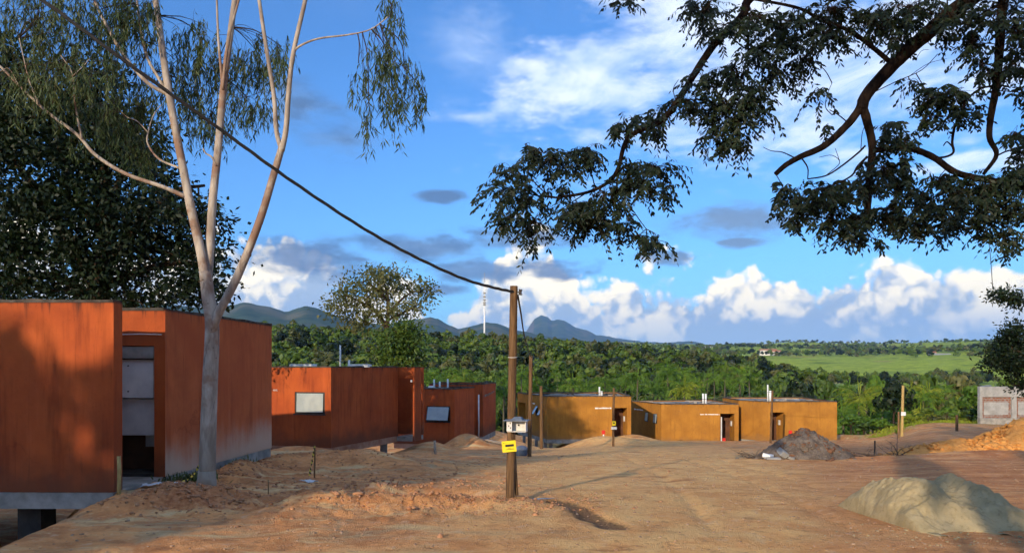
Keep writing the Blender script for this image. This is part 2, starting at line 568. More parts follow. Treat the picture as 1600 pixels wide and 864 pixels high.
def ground_h(x, y):
    x = np.asarray(x, dtype=float); y = np.asarray(y, dtype=float)
    r = np.hypot(x, y)
    yy = np.maximum(y, 0.0)
    c = np.interp(yy, [0, 7, 10, 15, 20, 25, 30, 35, 40, 46, 52, 60], [0, 0, -.15, -.47, -.87, -1.35, -1.8, -2.25, -2.7, -3.15, -3.5, -3.7])
    rt = np.interp(yy, [0, 7, 10, 15, 20, 25, 30, 35, 40, 46, 52, 60], [0, 0, -.13, -.40, -.80, -1.15, -1.45, -1.7, -1.9, -2.25, -2.5, -2.65])
    u = x / np.maximum(y, 3.0)
    h = c + (rt - c) * sstep(0.50, 0.62, u)
    # left: the ground falls away under the first house
    xe = np.interp(y, XE_Y, XE_X)
    h = h - 1.25 * sstep(0.0, 1.3, xe - x) * sstep(-2, 3, y) * (1 - sstep(26, 32, y))
    h = h - 1.2 * sstep(0.0, 4.0, -4.2 - x) * sstep(22, 30, y)
    # under the yellow houses it falls away towards the valley
    h = h - 1.3 * sstep(48.3, 53, y) * (1 - sstep(24.5, 27, x)) * sstep(-3, 0, x) - 0.9 * np.exp(-(((x - 1.2) / 1.7) ** 2 + ((y - 49) / 4.0) ** 2))
    for mx, my, mh, sx, sy in MOUNDS:
        h = h + mh * np.exp(-(((x - mx) / sx) ** 2 + ((y - my) / sy) ** 2))
    near = 1 - sstep(70, 95, r)
    dch = np.full(np.shape(x), 9.0)
    for (ax, ay), (bx, by) in zip(CHANNEL[:-1], CHANNEL[1:]):
        t = np.clip(((x - ax) * (bx - ax) + (y - ay) * (by - ay)) / ((bx - ax) ** 2 + (by - ay) ** 2), 0, 1)
        dch = np.minimum(dch, np.hypot(x - ax - t * (bx - ax), y - ay - t * (by - ay)))
    dch = dch + 0.12 * (fbm(x / 0.3, y / 0.3, 2, 71) - 0.5)
    h = h - 0.055 * np.exp(-(dch / 0.14) ** 2) + 0.010 * np.exp(-((dch - 0.28) / 0.14) ** 2)
    DAMP[0] = np.exp(-(dch / 0.19) ** 2) + 0.9 * np.exp(-(((x + 0.9) / 0.75) ** 2 + ((y - 10.55) / 0.22) ** 2))
    rough = sstep(-0.5, -2.5, x) * 0.6 + 0.4
    h = h + near * rough * (0.13 * (fbm(x / 2.6, y / 2.6, 3, 5) - 0.5) + 0.075 * (fbm(x / 0.55, y / 0.55, 3, 9) - 0.5) * (1 - sstep(25, 50, r)))
    tx = x - (1.6 + 0.115 * y) - 0.5 * np.sin(y / 7.0)
    for off in (-0.75, 0.75, 1.6):
        h = h - 0.035 * np.exp(-((tx - off) / 0.11) ** 2) * sstep(6, 9, y) * (1 - sstep(36, 44, y)) * (0.3 + vnoise(x / 1.7, y / 1.7, 61))
    lump = sstep(0.9, -0.8, x) * sstep(7.6, 8.6, y) * (1 - sstep(17, 21, y))
    h = h + lump * 0.11 * (fbm(x / 0.42, y / 0.42, 4, 51, 0.6, True) - 0.6)
    # churned soil by the trench and the tree
    ch = np.exp(-(((x + 0.9) / 1.9) ** 2 + ((y - 9.9) / 0.75) ** 2)) + np.exp(-(((x + 4.4) / 0.9) ** 2 + ((y - 9.3) / 0.6) ** 2))
    h = h + ch * 0.17 * (fbm(x / 0.17, y / 0.17, 3, 21, 0.6, True) - 0.55)
    # ---- beyond the site: valley, wooded hill, open country
    px = 800 + F * x / np.maximum(y, 1.0)
    px = np.where(y > 1.0, np.clip(px, -3000, 4600), np.where(x < 0, -3000, 4600))
    zc = EYE + (YH - np.interp(px, CREST_P, CREST_Y)) / F * 380 - 8.5
    hill = np.interp(r, [0, 60, 100, 130], [-3, -3, -13, -14.0])
    s = sstep(120, 380, r)
    hill = hill + (zc - hill) * (0.35 * np.clip((r - 120) / 260, 0, 1) + 0.65 * s)
    R, L, Rr, k = far_rows(px)
    lo = np.zeros_like(r)
    zl = EYE + (YH - np.interp(r, R, L)) / F * r
    zr = EYE + (YH - np.interp(r, R, Rr)) / F * r
    far = zl + (zr - zl) * k - 6 * (1 - sstep(600, 900, r))
    far = far + sstep(400, 900, r) * (fbm(x / 260, y / 260, 4, 31) - 0.5) * np.clip(r / 60, 6, 40)
    out = hill + (far - hill) * sstep(380, 520, r)
    out = out + 2.0 * (fbm(x / 40, y / 40, 3, 41) - 0.5)
    ye = np.interp(u, [-3, -0.2, 0.0, 0.05, 0.45, 0.56, 0.64, 0.75], [40, 46, 50, 56, 53, 50.5, 56, 80])
    dist = np.where(y > 5, y - ye, -10)
    w = sstep(0, 22, dist)
    side = sstep(60, 110, r)          # behind and beside the viewer the terrace runs on a while
    w = np.where(y > 5, np.maximum(w, side), side)
    return h * (1 - w) + out * w


def gh(x, y):
    return float(ground_h(np.array([x]), np.array([y]))[0])


def build_ground():
    rr = [0.35]
    while rr[-1] < 72:
        rr.append(rr[-1] * 1.0125 + 0.004)
    while rr[-1] < 16000:
        rr.append(rr[-1] * 1.035)
    rr = np.array(rr)
    a1 = np.arange(-42, 42.01, 0.22)
    a2 = np.arange(42 + 4, 318 - 1, 4.0)
    ang = np.radians(np.concatenate([a1, a2]))
    na, nr = len(ang), len(rr)
    A, R = np.meshgrid(ang, rr)
    X = np.sin(A) * R; Y = np.cos(A) * R
    Z = ground_h(X, Y)
    damp = DAMP[0]
    V = np.stack([X, Y, Z], -1).reshape(-1, 3)
    c = np.array([[0, 0, gh(0, 0)]])
    V = np.concatenate([V, c])
    i = np.arange(nr - 1)[:, None] * na; j = np.arange(na)[None, :]; j2 = (j + 1) % na
    Fq = np.stack([i + j, i + na + j, i + na + j2, i + j2], -1).reshape(-1, 4)[:, ::-1]
    me = np_mesh('ground', V, Fq, M['ground'], smooth=True)
    at = me.attributes.new('damp', 'FLOAT', 'POINT')
    at.data.foreach_set('value', np.concatenate([damp.ravel(), [0.0]]).astype(np.float32))
    o = bpy.data.objects.new('ground', me)
    tag(link(o), kind='structure')


def ground_mat(g, bs):
    pos = geopos(g)
    x, y, z = g.xyz(pos)
    big = g.noise(pos, 0.35, 5, 0.6)
    mid = g.noise(pos, 1.7, 6, 0.62, 0.4)
    fine = g.noise(pos, 14.0, 6, 0.65)
    grit = g.noise(pos, 60.0, 4, 0.7)
    # trodden track: paler beige soil through the middle of the site
    tx = g.m('SUBTRACT', x, g.m('MULTIPLY_ADD', y, 0.115, 1.6))
    track = g.m('ADD', g.m('DIVIDE', g.m('ABSOLUTE', tx), g.m('MULTIPLY_ADD', y, 0.085, 2.6)), g.m('MULTIPLY', g.m('SUBTRACT', big, 0.5), 1.6))
    track = g.ss(track, 1.25, 0.35)
    streak = g.noise(g.vm('MULTIPLY', pos, (0.5, 1.6, 1.0)), 1.3, 6, 0.6, 0.6)
    red = g.mix(g.ss(mid, 0.35, 0.65), (0.400, 0.164, 0.060), (0.658, 0.300, 0.111))
    red = g.mix(g.ss(streak, 0.50, 0.66), red, (0.600, 0.409, 0.194))
    red = g.mix(g.m('MULTIPLY', g.ss(g.noise(pos, 0.8, 5, 0.6, 0.8), 0.54, 0.68), 0.75), red, (0.350, 0.270, 0.151))
    tan = g.mix(g.ss(mid, 0.3, 0.7), (0.620, 0.300, 0.105), (0.740, 0.445, 0.175))
    tan = g.mix(g.ss(streak, 0.56, 0.68), tan, (0.430, 0.190, 0.072))
    c = g.mix(track, red, tan)
    # darker red-brown earth towards the right
    rt = g.ss(g.m('ADD', g.m('DIVIDE', x, g.m('MAXIMUM', y, 1.0)), g.m('MULTIPLY', g.m('SUBTRACT', big, 0.5), 0.35)), 0.36, 0.52)
    c = g.mix(g.m('MULTIPLY', g.m('MULTIPLY', rt, 0.6), g.ss(y, 50, 30)), c, g.mix(g.ss(streak, 0.4, 0.65), (0.358, 0.133, 0.053), (0.621, 0.274, 0.104)))
    mott = g.noise(pos, 5.0, 6, 0.7, 0.3)
    c = g.mix(g.m('MULTIPLY', g.ss(mott, 0.46, 0.34), 0.45), c, (0.190, 0.090, 0.048))
    c = g.mix(g.m('MULTIPLY', g.ss(mott, 0.55, 0.68), 0.40), c, (0.640, 0.450, 0.290))
    c = g.mix(g.m('MULTIPLY', g.ss(fine, 0.42, 0.30), 0.55), c, (0.189, 0.106, 0.062))
    c = g.mix(g.m('MULTIPLY', g.ss(fine, 0.58, 0.72), 0.5), c, (0.720, 0.564, 0.296))
    c = g.mix(g.m('MULTIPLY', g.ss(grit, 0.62, 0.74), 0.6), c, (0.720, 0.600, 0.473))
    c = g.mix(g.m('MULTIPLY', g.ss(grit, 0.36, 0.26), 0.5), c, (0.133, 0.077, 0.044))
    # freshly dug red soil by the first house
    d1 = g.vm('DISTANCE' if False else 'SUBTRACT', pos, (-4.4, 9.3, 0.0))
    ln = g.n('ShaderNodeVectorMath', operation='LENGTH'); g.put(ln.inputs[0], g.vm('MULTIPLY', d1, (1.0, 1.5, 0.0)))
    dug = g.ss(g.m('ADD', ln.outputs['Value'], g.m('MULTIPLY', mid, 0.8)), 1.6, 0.9)
    c = g.mix(g.m('MULTIPLY', dug, 0.8), c, g.mix(g.ss(fine, 0.35, 0.65), (0.280, 0.095, 0.040), (0.480, 0.200, 0.085)))
    # damp soil in the drainage channel
    dm = g.n('ShaderNodeAttribute', attribute_name='damp').outputs['Fac']
    dm = g.ss(g.m('ADD', dm, g.m('MULTIPLY', g.m('SUBTRACT', fine, 0.5), 0.9)), 0.35, 0.75)
    c = g.mix(g.m('MULTIPLY', dm, 0.85), c, (0.085, 0.055, 0.036))
    # grass and scrub beyond the terrace
    gn = g.noise(pos, 0.02, 5, 0.6)
    gn2 = g.noise(pos, 0.12, 5, 0.65)
    past = g.mix(g.ss(gn2, 0.35, 0.65), (0.200, 0.270, 0.024), (0.330, 0.390, 0.045))
    past = g.mix(g.ss(gn, 0.54, 0.66), past, (0.120, 0.180, 0.026))
    past = g.mix(g.m('MULTIPLY', g.ss(g.noise(pos, 0.006, 4, 0.5), 0.60, 0.66), 0.8), past, (0.30, 0.19, 0.09))
    ln2 = g.n('ShaderNodeVectorMath', operation='LENGTH'); g.put(ln2.inputs[0], g.vm('MULTIPLY', pos, (1, 1, 0)))
    r = ln2.outputs['Value']
    floor_ = g.mix(g.ss(gn2, 0.35, 0.65), (0.022, 0.040, 0.010), (0.055, 0.085, 0.018))
    wild = g.mix(g.ss(r, 400, 470), floor_, past)
    # cleared reddish land in the middle distance, below the blue peak
    clr = g.m('MULTIPLY', g.ss(r, 1300, 1700), g.ss(g.noise(pos, 0.004, 4, 0.6), 0.45, 0.55))
    wild = g.mix(g.m('MULTIPLY', clr, g.ss(g.m('DIVIDE', x, g.m('MAXIMUM', y, 1.0)), 0.22, 0.1)), wild, (0.30, 0.165, 0.11))
    edge = g.m('ADD', z, g.m('MULTIPLY', g.m('SUBTRACT', mid, 0.5), 1.0))
    beyond = g.m('MAXIMUM', g.m('MULTIPLY', g.ss(edge, -4.4, -5.2), g.ss(y, 50, 54)), g.ss(r, 75, 100))
    # weeds along the lip of the terrace on the right
    lip = g.m('MULTIPLY', g.m('MULTIPLY', g.ss(y, 49.5, 53), g.ss(x, 25.5, 27.5)), g.ss(mid, 0.42, 0.6))
    c = g.mix(g.m('MULTIPLY', lip, 0.8), c, (0.16, 0.19, 0.05))
    c = g.mix(beyond, c, wild)
    g.put(bs.inputs['Base Color'], c)
    pebble = g.voro(pos, 26.0)
    h = g.m('ADD', g.m('MULTIPLY', fine, 0.6), g.m('ADD', g.m('MULTIPLY', grit, 0.2), g.m('MULTIPLY', g.ss(pebble, 0.35, 0.0), 0.25)))
    bump(g, bs, h, 0.85, 0.05)


M['ground'] = mat('soil and grass', ground_mat, 0.95, 0.1)
build_ground()


# ------------------------------------------------------------------ mountains
def mountain_mat(g, bs):
    pos = geopos(g)
    n = g.noise(pos, 0.0028, 6, 0.62, 0.5)
    n2 = g.noise(pos, 0.012, 5, 0.6)
    nz = g.xyz(g.n('ShaderNodeNewGeometry').outputs['Normal'])[2]
    c = g.mix(g.ss(n2, 0.35, 0.65), (0.022, 0.042, 0.018), (0.050, 0.075, 0.028))
    c = g.mix(g.ss(n, 0.50, 0.64), c, (0.10, 0.095, 0.050))
    c = g.mix(g.m('MULTIPLY', g.ss(nz, 0.80, 0.60), 0.5), c, (0.16, 0.115, 0.085))
    g.put(bs.inputs['Base Color'], c)


M['mountain'] = mat('wooded mountain slopes', mountain_mat, 0.95, 0.05)


def ridge(prof, D, depth, base_row, seed, rough=0.10, nx=220, nt=60, skew=0.45):
    """a mountain as a height field whose skyline passes through the rows in prof"""
    pp = np.array([p[0] for p in prof], float); pyv = np.array([p[1] for p in prof], float)
    px = np.linspace(pp[0], pp[-1], nx)
    t = np.linspace(-1, 1, nt)
    PX, T = np.meshgrid(px, t)
    dist = D + T * depth
    X = (PX - 800) / F * dist
    row = np.interp(PX, pp, pyv)
    row = row + (fbm(PX / 14.0 + seed, PX * 0 + seed, 3, seed) - 0.5) * 3.0
    zt = EYE + (YH - row) / F * D
    zb = EYE + (YH - base_row) / F * D
    shape = np.clip(1 - np.abs(T), 0, 1) ** 0.9
    nse = fbm(X / (depth * 0.30), dist / (depth * 0.30), 5, seed + 3, 0.55, True)
    z = zb - 60 + (zt - zb + 60) * (shape * (1 - rough * 3.2 * (1 - shape) * (nse)))
    V = np.stack([X, dist, z], -1).reshape(-1, 3)
    i = np.arange(nt - 1)[:, None] * nx; j = np.arange(nx - 1)[None, :]
    Fq = np.stack([i + j, i + j + 1, i + nx + j + 1, i + nx + j], -1).reshape(-1, 4)
    me = np_mesh('mountain', V, Fq, M['mountain'], smooth=True)
    return tag(link(bpy.data.objects.new('mountain', me)), kind='structure')


ridge([(-700, 500), (-300, 470), (-60, 460), (120, 463), (230, 470), (320, 480), (362, 475), (388, 472), (420, 478), (447, 486), (479, 477), (500, 482), (520, 491), (547, 500), (600, 506), (650, 515), (700, 528)], 3600, 1500, 545, 3)
ridge([(560, 520), (600, 508), (625, 501), (645, 499), (660, 496), (672, 494), (684, 497), (700, 506), (716, 513), (735, 509), (760, 503), (775, 505), (795, 512), (830, 520), (900, 531), (960, 540)], 4700, 1300, 545, 8)
ridge([(790, 530), (820, 521), (828, 507), (835, 497), (846, 491), (856, 494), (862, 500), (872, 498), (882, 501), (900, 511), (915, 514), (930, 522), (950, 524), (966, 528), (1000, 533), (1040, 535), (1080, 533), (1105, 538), (1140, 543), (1200, 546)], 9000, 1500, 549, 14)
ridge([(900, 548), (1050, 543), (1150, 541), (1200, 538), (1240, 537), (1300, 540), (1400, 541), (1480, 538), (1560, 536), (1650, 538), (1900, 530), (2300, 525), (2700, 540)], 7600, 1400, 552, 23, nx=160)
ridge([(-2600, 500), (-1900, 470), (-1200, 455), (-800, 470), (-500, 490), (-300, 520)], 3800, 1500, 545, 29, nx=90)

# ------------------------------------------------------------------ building materials
def plaster(name, c0, c1, dark, foot, h, foot_amt=0.75, foot_h=0.7, top_amt=0.8):
    """painted render; the object's z runs from 0 at the top of the wall down to -h"""
    def b(g, bs):
        co = objco(g)
        x, y, z = g.xyz(co)
        n = g.noise(co, 0.9, 5, 0.6)
        st = g.noise(g.vm('MULTIPLY', co, (1, 1, 0.10)), 5.5, 5, 0.62)
        fine = g.noise(co, 22, 5, 0.65)
        c = g.mix(g.ss(n, 0.32, 0.68), c0, c1)
        c = g.mix(g.m('MULTIPLY', g.ss(st, 0.50, 0.70), 0.55), c, dark)
        thin = g.noise(g.vm('MULTIPLY', co, (1, 1, 0.035)), 16.0, 4, 0.65)
        c = g.mix(g.m('MULTIPLY', g.ss(thin, 0.60, 0.72), g.m('MULTIPLY', g.ss(n, 0.40, 0.60), 0.60)), c, tuple(v * 0.35 for v in dark))
        ck = g.voro(g.vm('ADD', co, g.vm('SCALE', g.noise(co, 2.0, 4, 0.6, col=True), s=0.5)), 0.30, 'DISTANCE_TO_EDGE')
        c = g.mix(g.m('MULTIPLY', g.m('MULTIPLY', g.ss(ck, 0.003, 0.0008), g.ss(g.noise(co, 0.5, 2, 0.5), 0.55, 0.65)), 0.4), c, tuple(v * 0.4 for v in dark))
        c = g.mix(g.m('MULTIPLY', g.ss(st, 0.44, 0.28), 0.22), c, tuple(min(1, v * 1.45 + 0.012) for v in c1))
        c = g.mix(g.m('MULTIPLY', g.ss(g.noise(co, 0.55, 5, 0.65), 0.50, 0.70), 0.5), c, dark)
        # hand trowelled blotches
        c = g.mix(g.m('MULTIPLY', g.ss(fine, 0.55, 0.75), 0.30), c, dark)
        # mould running down from the top edge
        drip = g.m('ADD', z, g.m('MULTIPLY', g.ss(g.noise(g.vm('MULTIPLY', co, (1, 1, 0.05)), 7.0, 4, 0.65), 0.35, 0.75), 0.42))
        c = g.mix(g.m('MULTIPLY', g.ss(drip, 0.02, 0.36), top_amt), c, (0.030, 0.024, 0.020))
        c = g.mix(g.m('MULTIPLY', g.ss(z, -0.05, -0.005), 0.75), c, (0.045, 0.035, 0.028))
        # splashed, worn foot of the wall
        fz = g.m('ADD', z, g.m('MULTIPLY', g.m('SUBTRACT', n, 0.5), 1.1))
        fz = g.m('ADD', fz, g.m('MULTIPLY', g.m('SUBTRACT', st, 0.5), 0.5))
        c = g.mix(g.m('MULTIPLY', g.ss(fz, -h + foot_h, -h + 0.02), foot_amt), c, foot)
        g.put(bs.inputs['Base Color'], c)
        bump(g, bs, g.m('ADD', g.m('MULTIPLY', fine, 0.5), g.noise(co, 5, 4, 0.6)), 0.30, 0.012)
    return mat(name, b, 0.88, 0.15)


M['red'] = plaster('rust red render', (0.33, 0.066, 0.020), (0.42, 0.092, 0.024), (0.17, 0.033, 0.013), (0.13, 0.050, 0.028), 2.85)
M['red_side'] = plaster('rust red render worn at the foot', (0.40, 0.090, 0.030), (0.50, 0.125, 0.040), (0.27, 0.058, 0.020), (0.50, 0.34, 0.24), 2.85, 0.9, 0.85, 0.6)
M['yellow'] = plaster('ochre render', (0.32, 0.138, 0.024), (0.42, 0.188, 0.032), (0.25, 0.105, 0.018), (0.24, 0.135, 0.055), 2.85, 0.6, 0.5, 0.55)
M['concrete'] = simple('rough concrete', (0.20, 0.185, 0.165), (0.36, 0.33, 0.29), 3.0, 0.92, 0.5, 0.1, 0.015)
M['dark_concrete'] = simple('dark grey concrete', (0.035, 0.032, 0.030), (0.07, 0.062, 0.055), 3.0, 0.9, 0.4, 0.1)  # evenly much darker than the rough concrete
M['roof'] = simple('weathered roof screed', (0.115, 0.105, 0.095), (0.36, 0.34, 0.31), 1.1, 0.9, 0.4, 0.1)
M['dark_metal'] = simple('dark window frame', (0.018, 0.018, 0.018), (0.04, 0.038, 0.036), 6, 0.5, 0.0, 0.4)
M['pane'] = simple('dusty frosted glass', (0.30, 0.34, 0.345), (0.39, 0.42, 0.41), 2.0, 0.22, 0.0, 0.6)
M['pvc'] = simple('white plastic pipe', (0.62, 0.62, 0.60), (0.78, 0.78, 0.76), 6, 0.5, 0.0, 0.3)
M['white_panel'] = simple('scuffed white board', (0.48, 0.48, 0.48), (0.64, 0.63, 0.61), 2.5, 0.7, 0.15, 0.2)
M['shadow_wall'] = simple('render with niche shade', (0.07, 0.035, 0.022), (0.13, 0.06, 0.035), 2.0, 0.9, 0.4, 0.1)  # niche backs, with the shade of the recess put into their colour
M['wire'] = simple('black cable', (0.010, 0.010, 0.011), (0.022, 0.020, 0.020), 20, 0.6, 0.0, 0.3)
M['wood'] = simple('weathered wood', (0.13, 0.070, 0.030), (0.28, 0.165, 0.080), 5.0, 0.85, 0.6, 0.15, 0.01, (6, 6, 0.6))
M['board'] = simple('grey weathered board', (0.26, 0.20, 0.15), (0.42, 0.35, 0.28), 5.0, 0.85, 0.4, 0.15, 0.005, (4, 1, 4))


def inset(poly, d):
    n = len(poly)
    out = []
    for i in range(n):
        p0 = Vector(poly[i - 1]); p1 = Vector(poly[i]); p2 = Vector(poly[(i + 1) % n])
        a = (p1 - p0).normalized(); b = (p2 - p1).normalized()
        na = Vector((-a.y, a.x)); nb = Vector((-b.y, b.x))
        k = 1 + na.dot(nb)
        out.append(tuple(p1 + (na + nb) * (d / max(k, 0.2))))
    return out


def ring_wall(mb, poly, z0, z1, thick, openings=None):
    """hollow walls over a counter-clockwise footprint; openings: edge -> [(s0, s1, za, zb)]"""
    inn = inset(poly, thick)
    n = len(poly)
    openings = openings or {}
    for e in range(n):
        A, B = Vector(poly[e]), Vector(poly[(e + 1) % n])
        a, b = Vector(inn[e]), Vector(inn[(e + 1) % n])
        L = (B - A).length
        ops = openings.get(e, [])
        S = sorted({0.0, L} | {s for o in ops for s in o[:2]})
        Zs = sorted({z0, z1} | {z for o in ops for z in o[2:]})

        def isopen(i, j):
            if i < 0 or j < 0 or i >= len(S) - 1 or j >= len(Zs) - 1:
                return False
            sm, zm = (S[i] + S[i + 1]) / 2, (Zs[j] + Zs[j + 1]) / 2
            return any(o[0] < sm < o[1] and o[2] < zm < o[3] for o in ops)

        def O(s, z):
            p = A + (B - A) * (s / L)
            return (p.x, p.y, z)

        def I(s, z):
            if s in (0.0, L):
                p = a if s == 0.0 else b
            else:
                p = A + (B - A) * (s / L)
                nn = Vector((-(B - A).y, (B - A).x)).normalized()
                p = p + nn * thick
            return (p.x, p.y, z)
        for i in range(len(S) - 1):
            for j in range(len(Zs) - 1):
                s0, s1, u0, u1 = S[i], S[i + 1], Zs[j], Zs[j + 1]
                if not isopen(i, j):
                    mb.add([O(s0, u0), O(s1, u0), O(s1, u1), O(s0, u1)], [(0, 1, 2, 3)])
                    mb.add([I(s0, u0), I(s1, u0), I(s1, u1), I(s0, u1)], [(3, 2, 1, 0)])
                    if isopen(i + 1, j):
                        mb.add([O(s1, u0), I(s1, u0), I(s1, u1), O(s1, u1)], [(0, 1, 2, 3)])
                    if isopen(i - 1, j):
                        mb.add([O(s0, u0), I(s0, u0), I(s0, u1), O(s0, u1)], [(3, 2, 1, 0)])
                    if isopen(i, j + 1) or j == len(Zs) - 2:
                        mb.add([O(s0, u1), O(s1, u1), I(s1, u1), I(s0, u1)], [(0, 1, 2, 3)])
                    if isopen(i, j - 1) or j == 0:
                        mb.add([O(s0, u0), O(s1, u0), I(s1, u0), I(s0, u0)], [(3, 2, 1, 0)])
    return mb


def wall_part(mb, top, m, parent, ctr=None, name='wall'):
    c = mb.v[0]
    return mb.build(name, m, parent, (c[0], c[1], top))


def slab(parent, name, poly, z0, z1, m, d=0.0):
    mb = MB()
    mb.prism(inset(poly, d) if d else poly, z0, z1)
    c = poly[0]
    return mb.build(name, m, parent, (c[0], c[1], z0))


def frame2(p, d):
    """matrix: local x along d, y outward to the right of d (towards the viewer), z up"""
    d = Vector((d[0], d[1], 0)).normalized()
    out = Vector((d.y, -d.x, 0))
    m = Matrix.Identity(4)
    for i in range(3):
        m[i][0] = d[i]; m[i][1] = out[i]; m[i][2] = (0, 0, 1)[i]; m[i][3] = p[i]
    return m


def window(parent, p, d, w, h, tilt=0.0, depth=0.14, sill=True):
    """awning window set in an opening whose lower left corner is p, along d"""
    m = frame2(p, d)
    fr = MB()
    t = 0.045
    y0, y1 = -depth, -0.02
    fr.box((0, y0, 0), (w, y1, t), m); fr.box((0, y0, h - t), (w, y1, h), m)
    fr.box((0, y0, t), (t, y1, h - t), m); fr.box((w - t, y0, t), (w, y1, h - t), m)
    wn = fr.build('window', M['dark_metal'], parent)
    hinge = m @ Matrix.Translation((0, -0.015, h - t - 0.004)) @ Matrix.Rotation(tilt, 4, 'X')
    pa = MB(); pa.box((t + 0.006, -0.010, -(h - 2 * t - 0.012)), (w - t - 0.006, 0.004, 0), hinge)
    pa.build('pane', M['pane'], wn)
    sf = MB()
    for a in ((t + 0.004, t + 0.03), (w - t - 0.03, w - t - 0.004)):
        sf.box((a[0], -0.004, -(h - 2 * t)), (a[1], 0.010, 0.004), hinge)
    sf.box((t + 0.03, -0.004, -(h - 2 * t)), (w - t - 0.03, 0.010, -(h - 2 * t) + 0.026), hinge)
    sf.build('sash', M['dark_metal'], wn)
    if sill:
        sl_ = MB(); sl_.box((-0.04, -0.05, -0.035), (w + 0.04, 0.045, -0.003), m)
        sl_.build('sill', M['dark_metal'], wn)
    return wn


def pipe(parent, x, y, z0, z1, r=0.05):
    MB().tube([(x, y, z0), (x, y, z1)], r, 8).build('vent_pipe', M['pvc'], parent)


def column(parent, x, y, z1, w=0.25, m='dark_concrete', d=None):
    z0 = gh(x, y) - 0.4
    mb = MB(); mb.box((x - w / 2, y - w / 2, z0), (x + w / 2, y + w / 2, z1))
    mb.build('column', M[m], parent)


def roof_edge(parent, poly, z, w=0.10, h=0.03):
    """thin crumbling mortar cap along the wall tops"""
    mb = MB()
    inn = inset(poly, 0.17); o = inset(poly, -0.012)
    n = len(poly)
    for i in range(n):
        j = (i + 1) % n
        k = max(2, int((Vector(o[j]) - Vector(o[i])).length / 0.35))
        vs = []
        for q in range(k + 1):
            t = q / k
            a = Vector(o[i]).lerp(Vector(o[j]), t); b = Vector(inn[i]).lerp(Vector(inn[j]), t)
            zz = z + 0.004; zt = z + h * random.uniform(0.5, 1.3)
            vs += [(a.x, a.y, zz - 0.03), (a.x, a.y, zt), (b.x, b.y, zt), (b.x, b.y, zz)]
        fs = []
        for q in range(k):
            for c in range(3):
                fs.append((q * 4 + c, (q + 1) * 4 + c, (q + 1) * 4 + c + 1, q * 4 + c + 1))
        mb.add(vs, fs)
    return mb.build('wall_cap', M['cap'], parent)


M['cap'] = simple('blackened mortar cap', (0.035, 0.030, 0.026), (0.12, 0.10, 0.085), 4.0, 0.95, 0.4, 0.1)


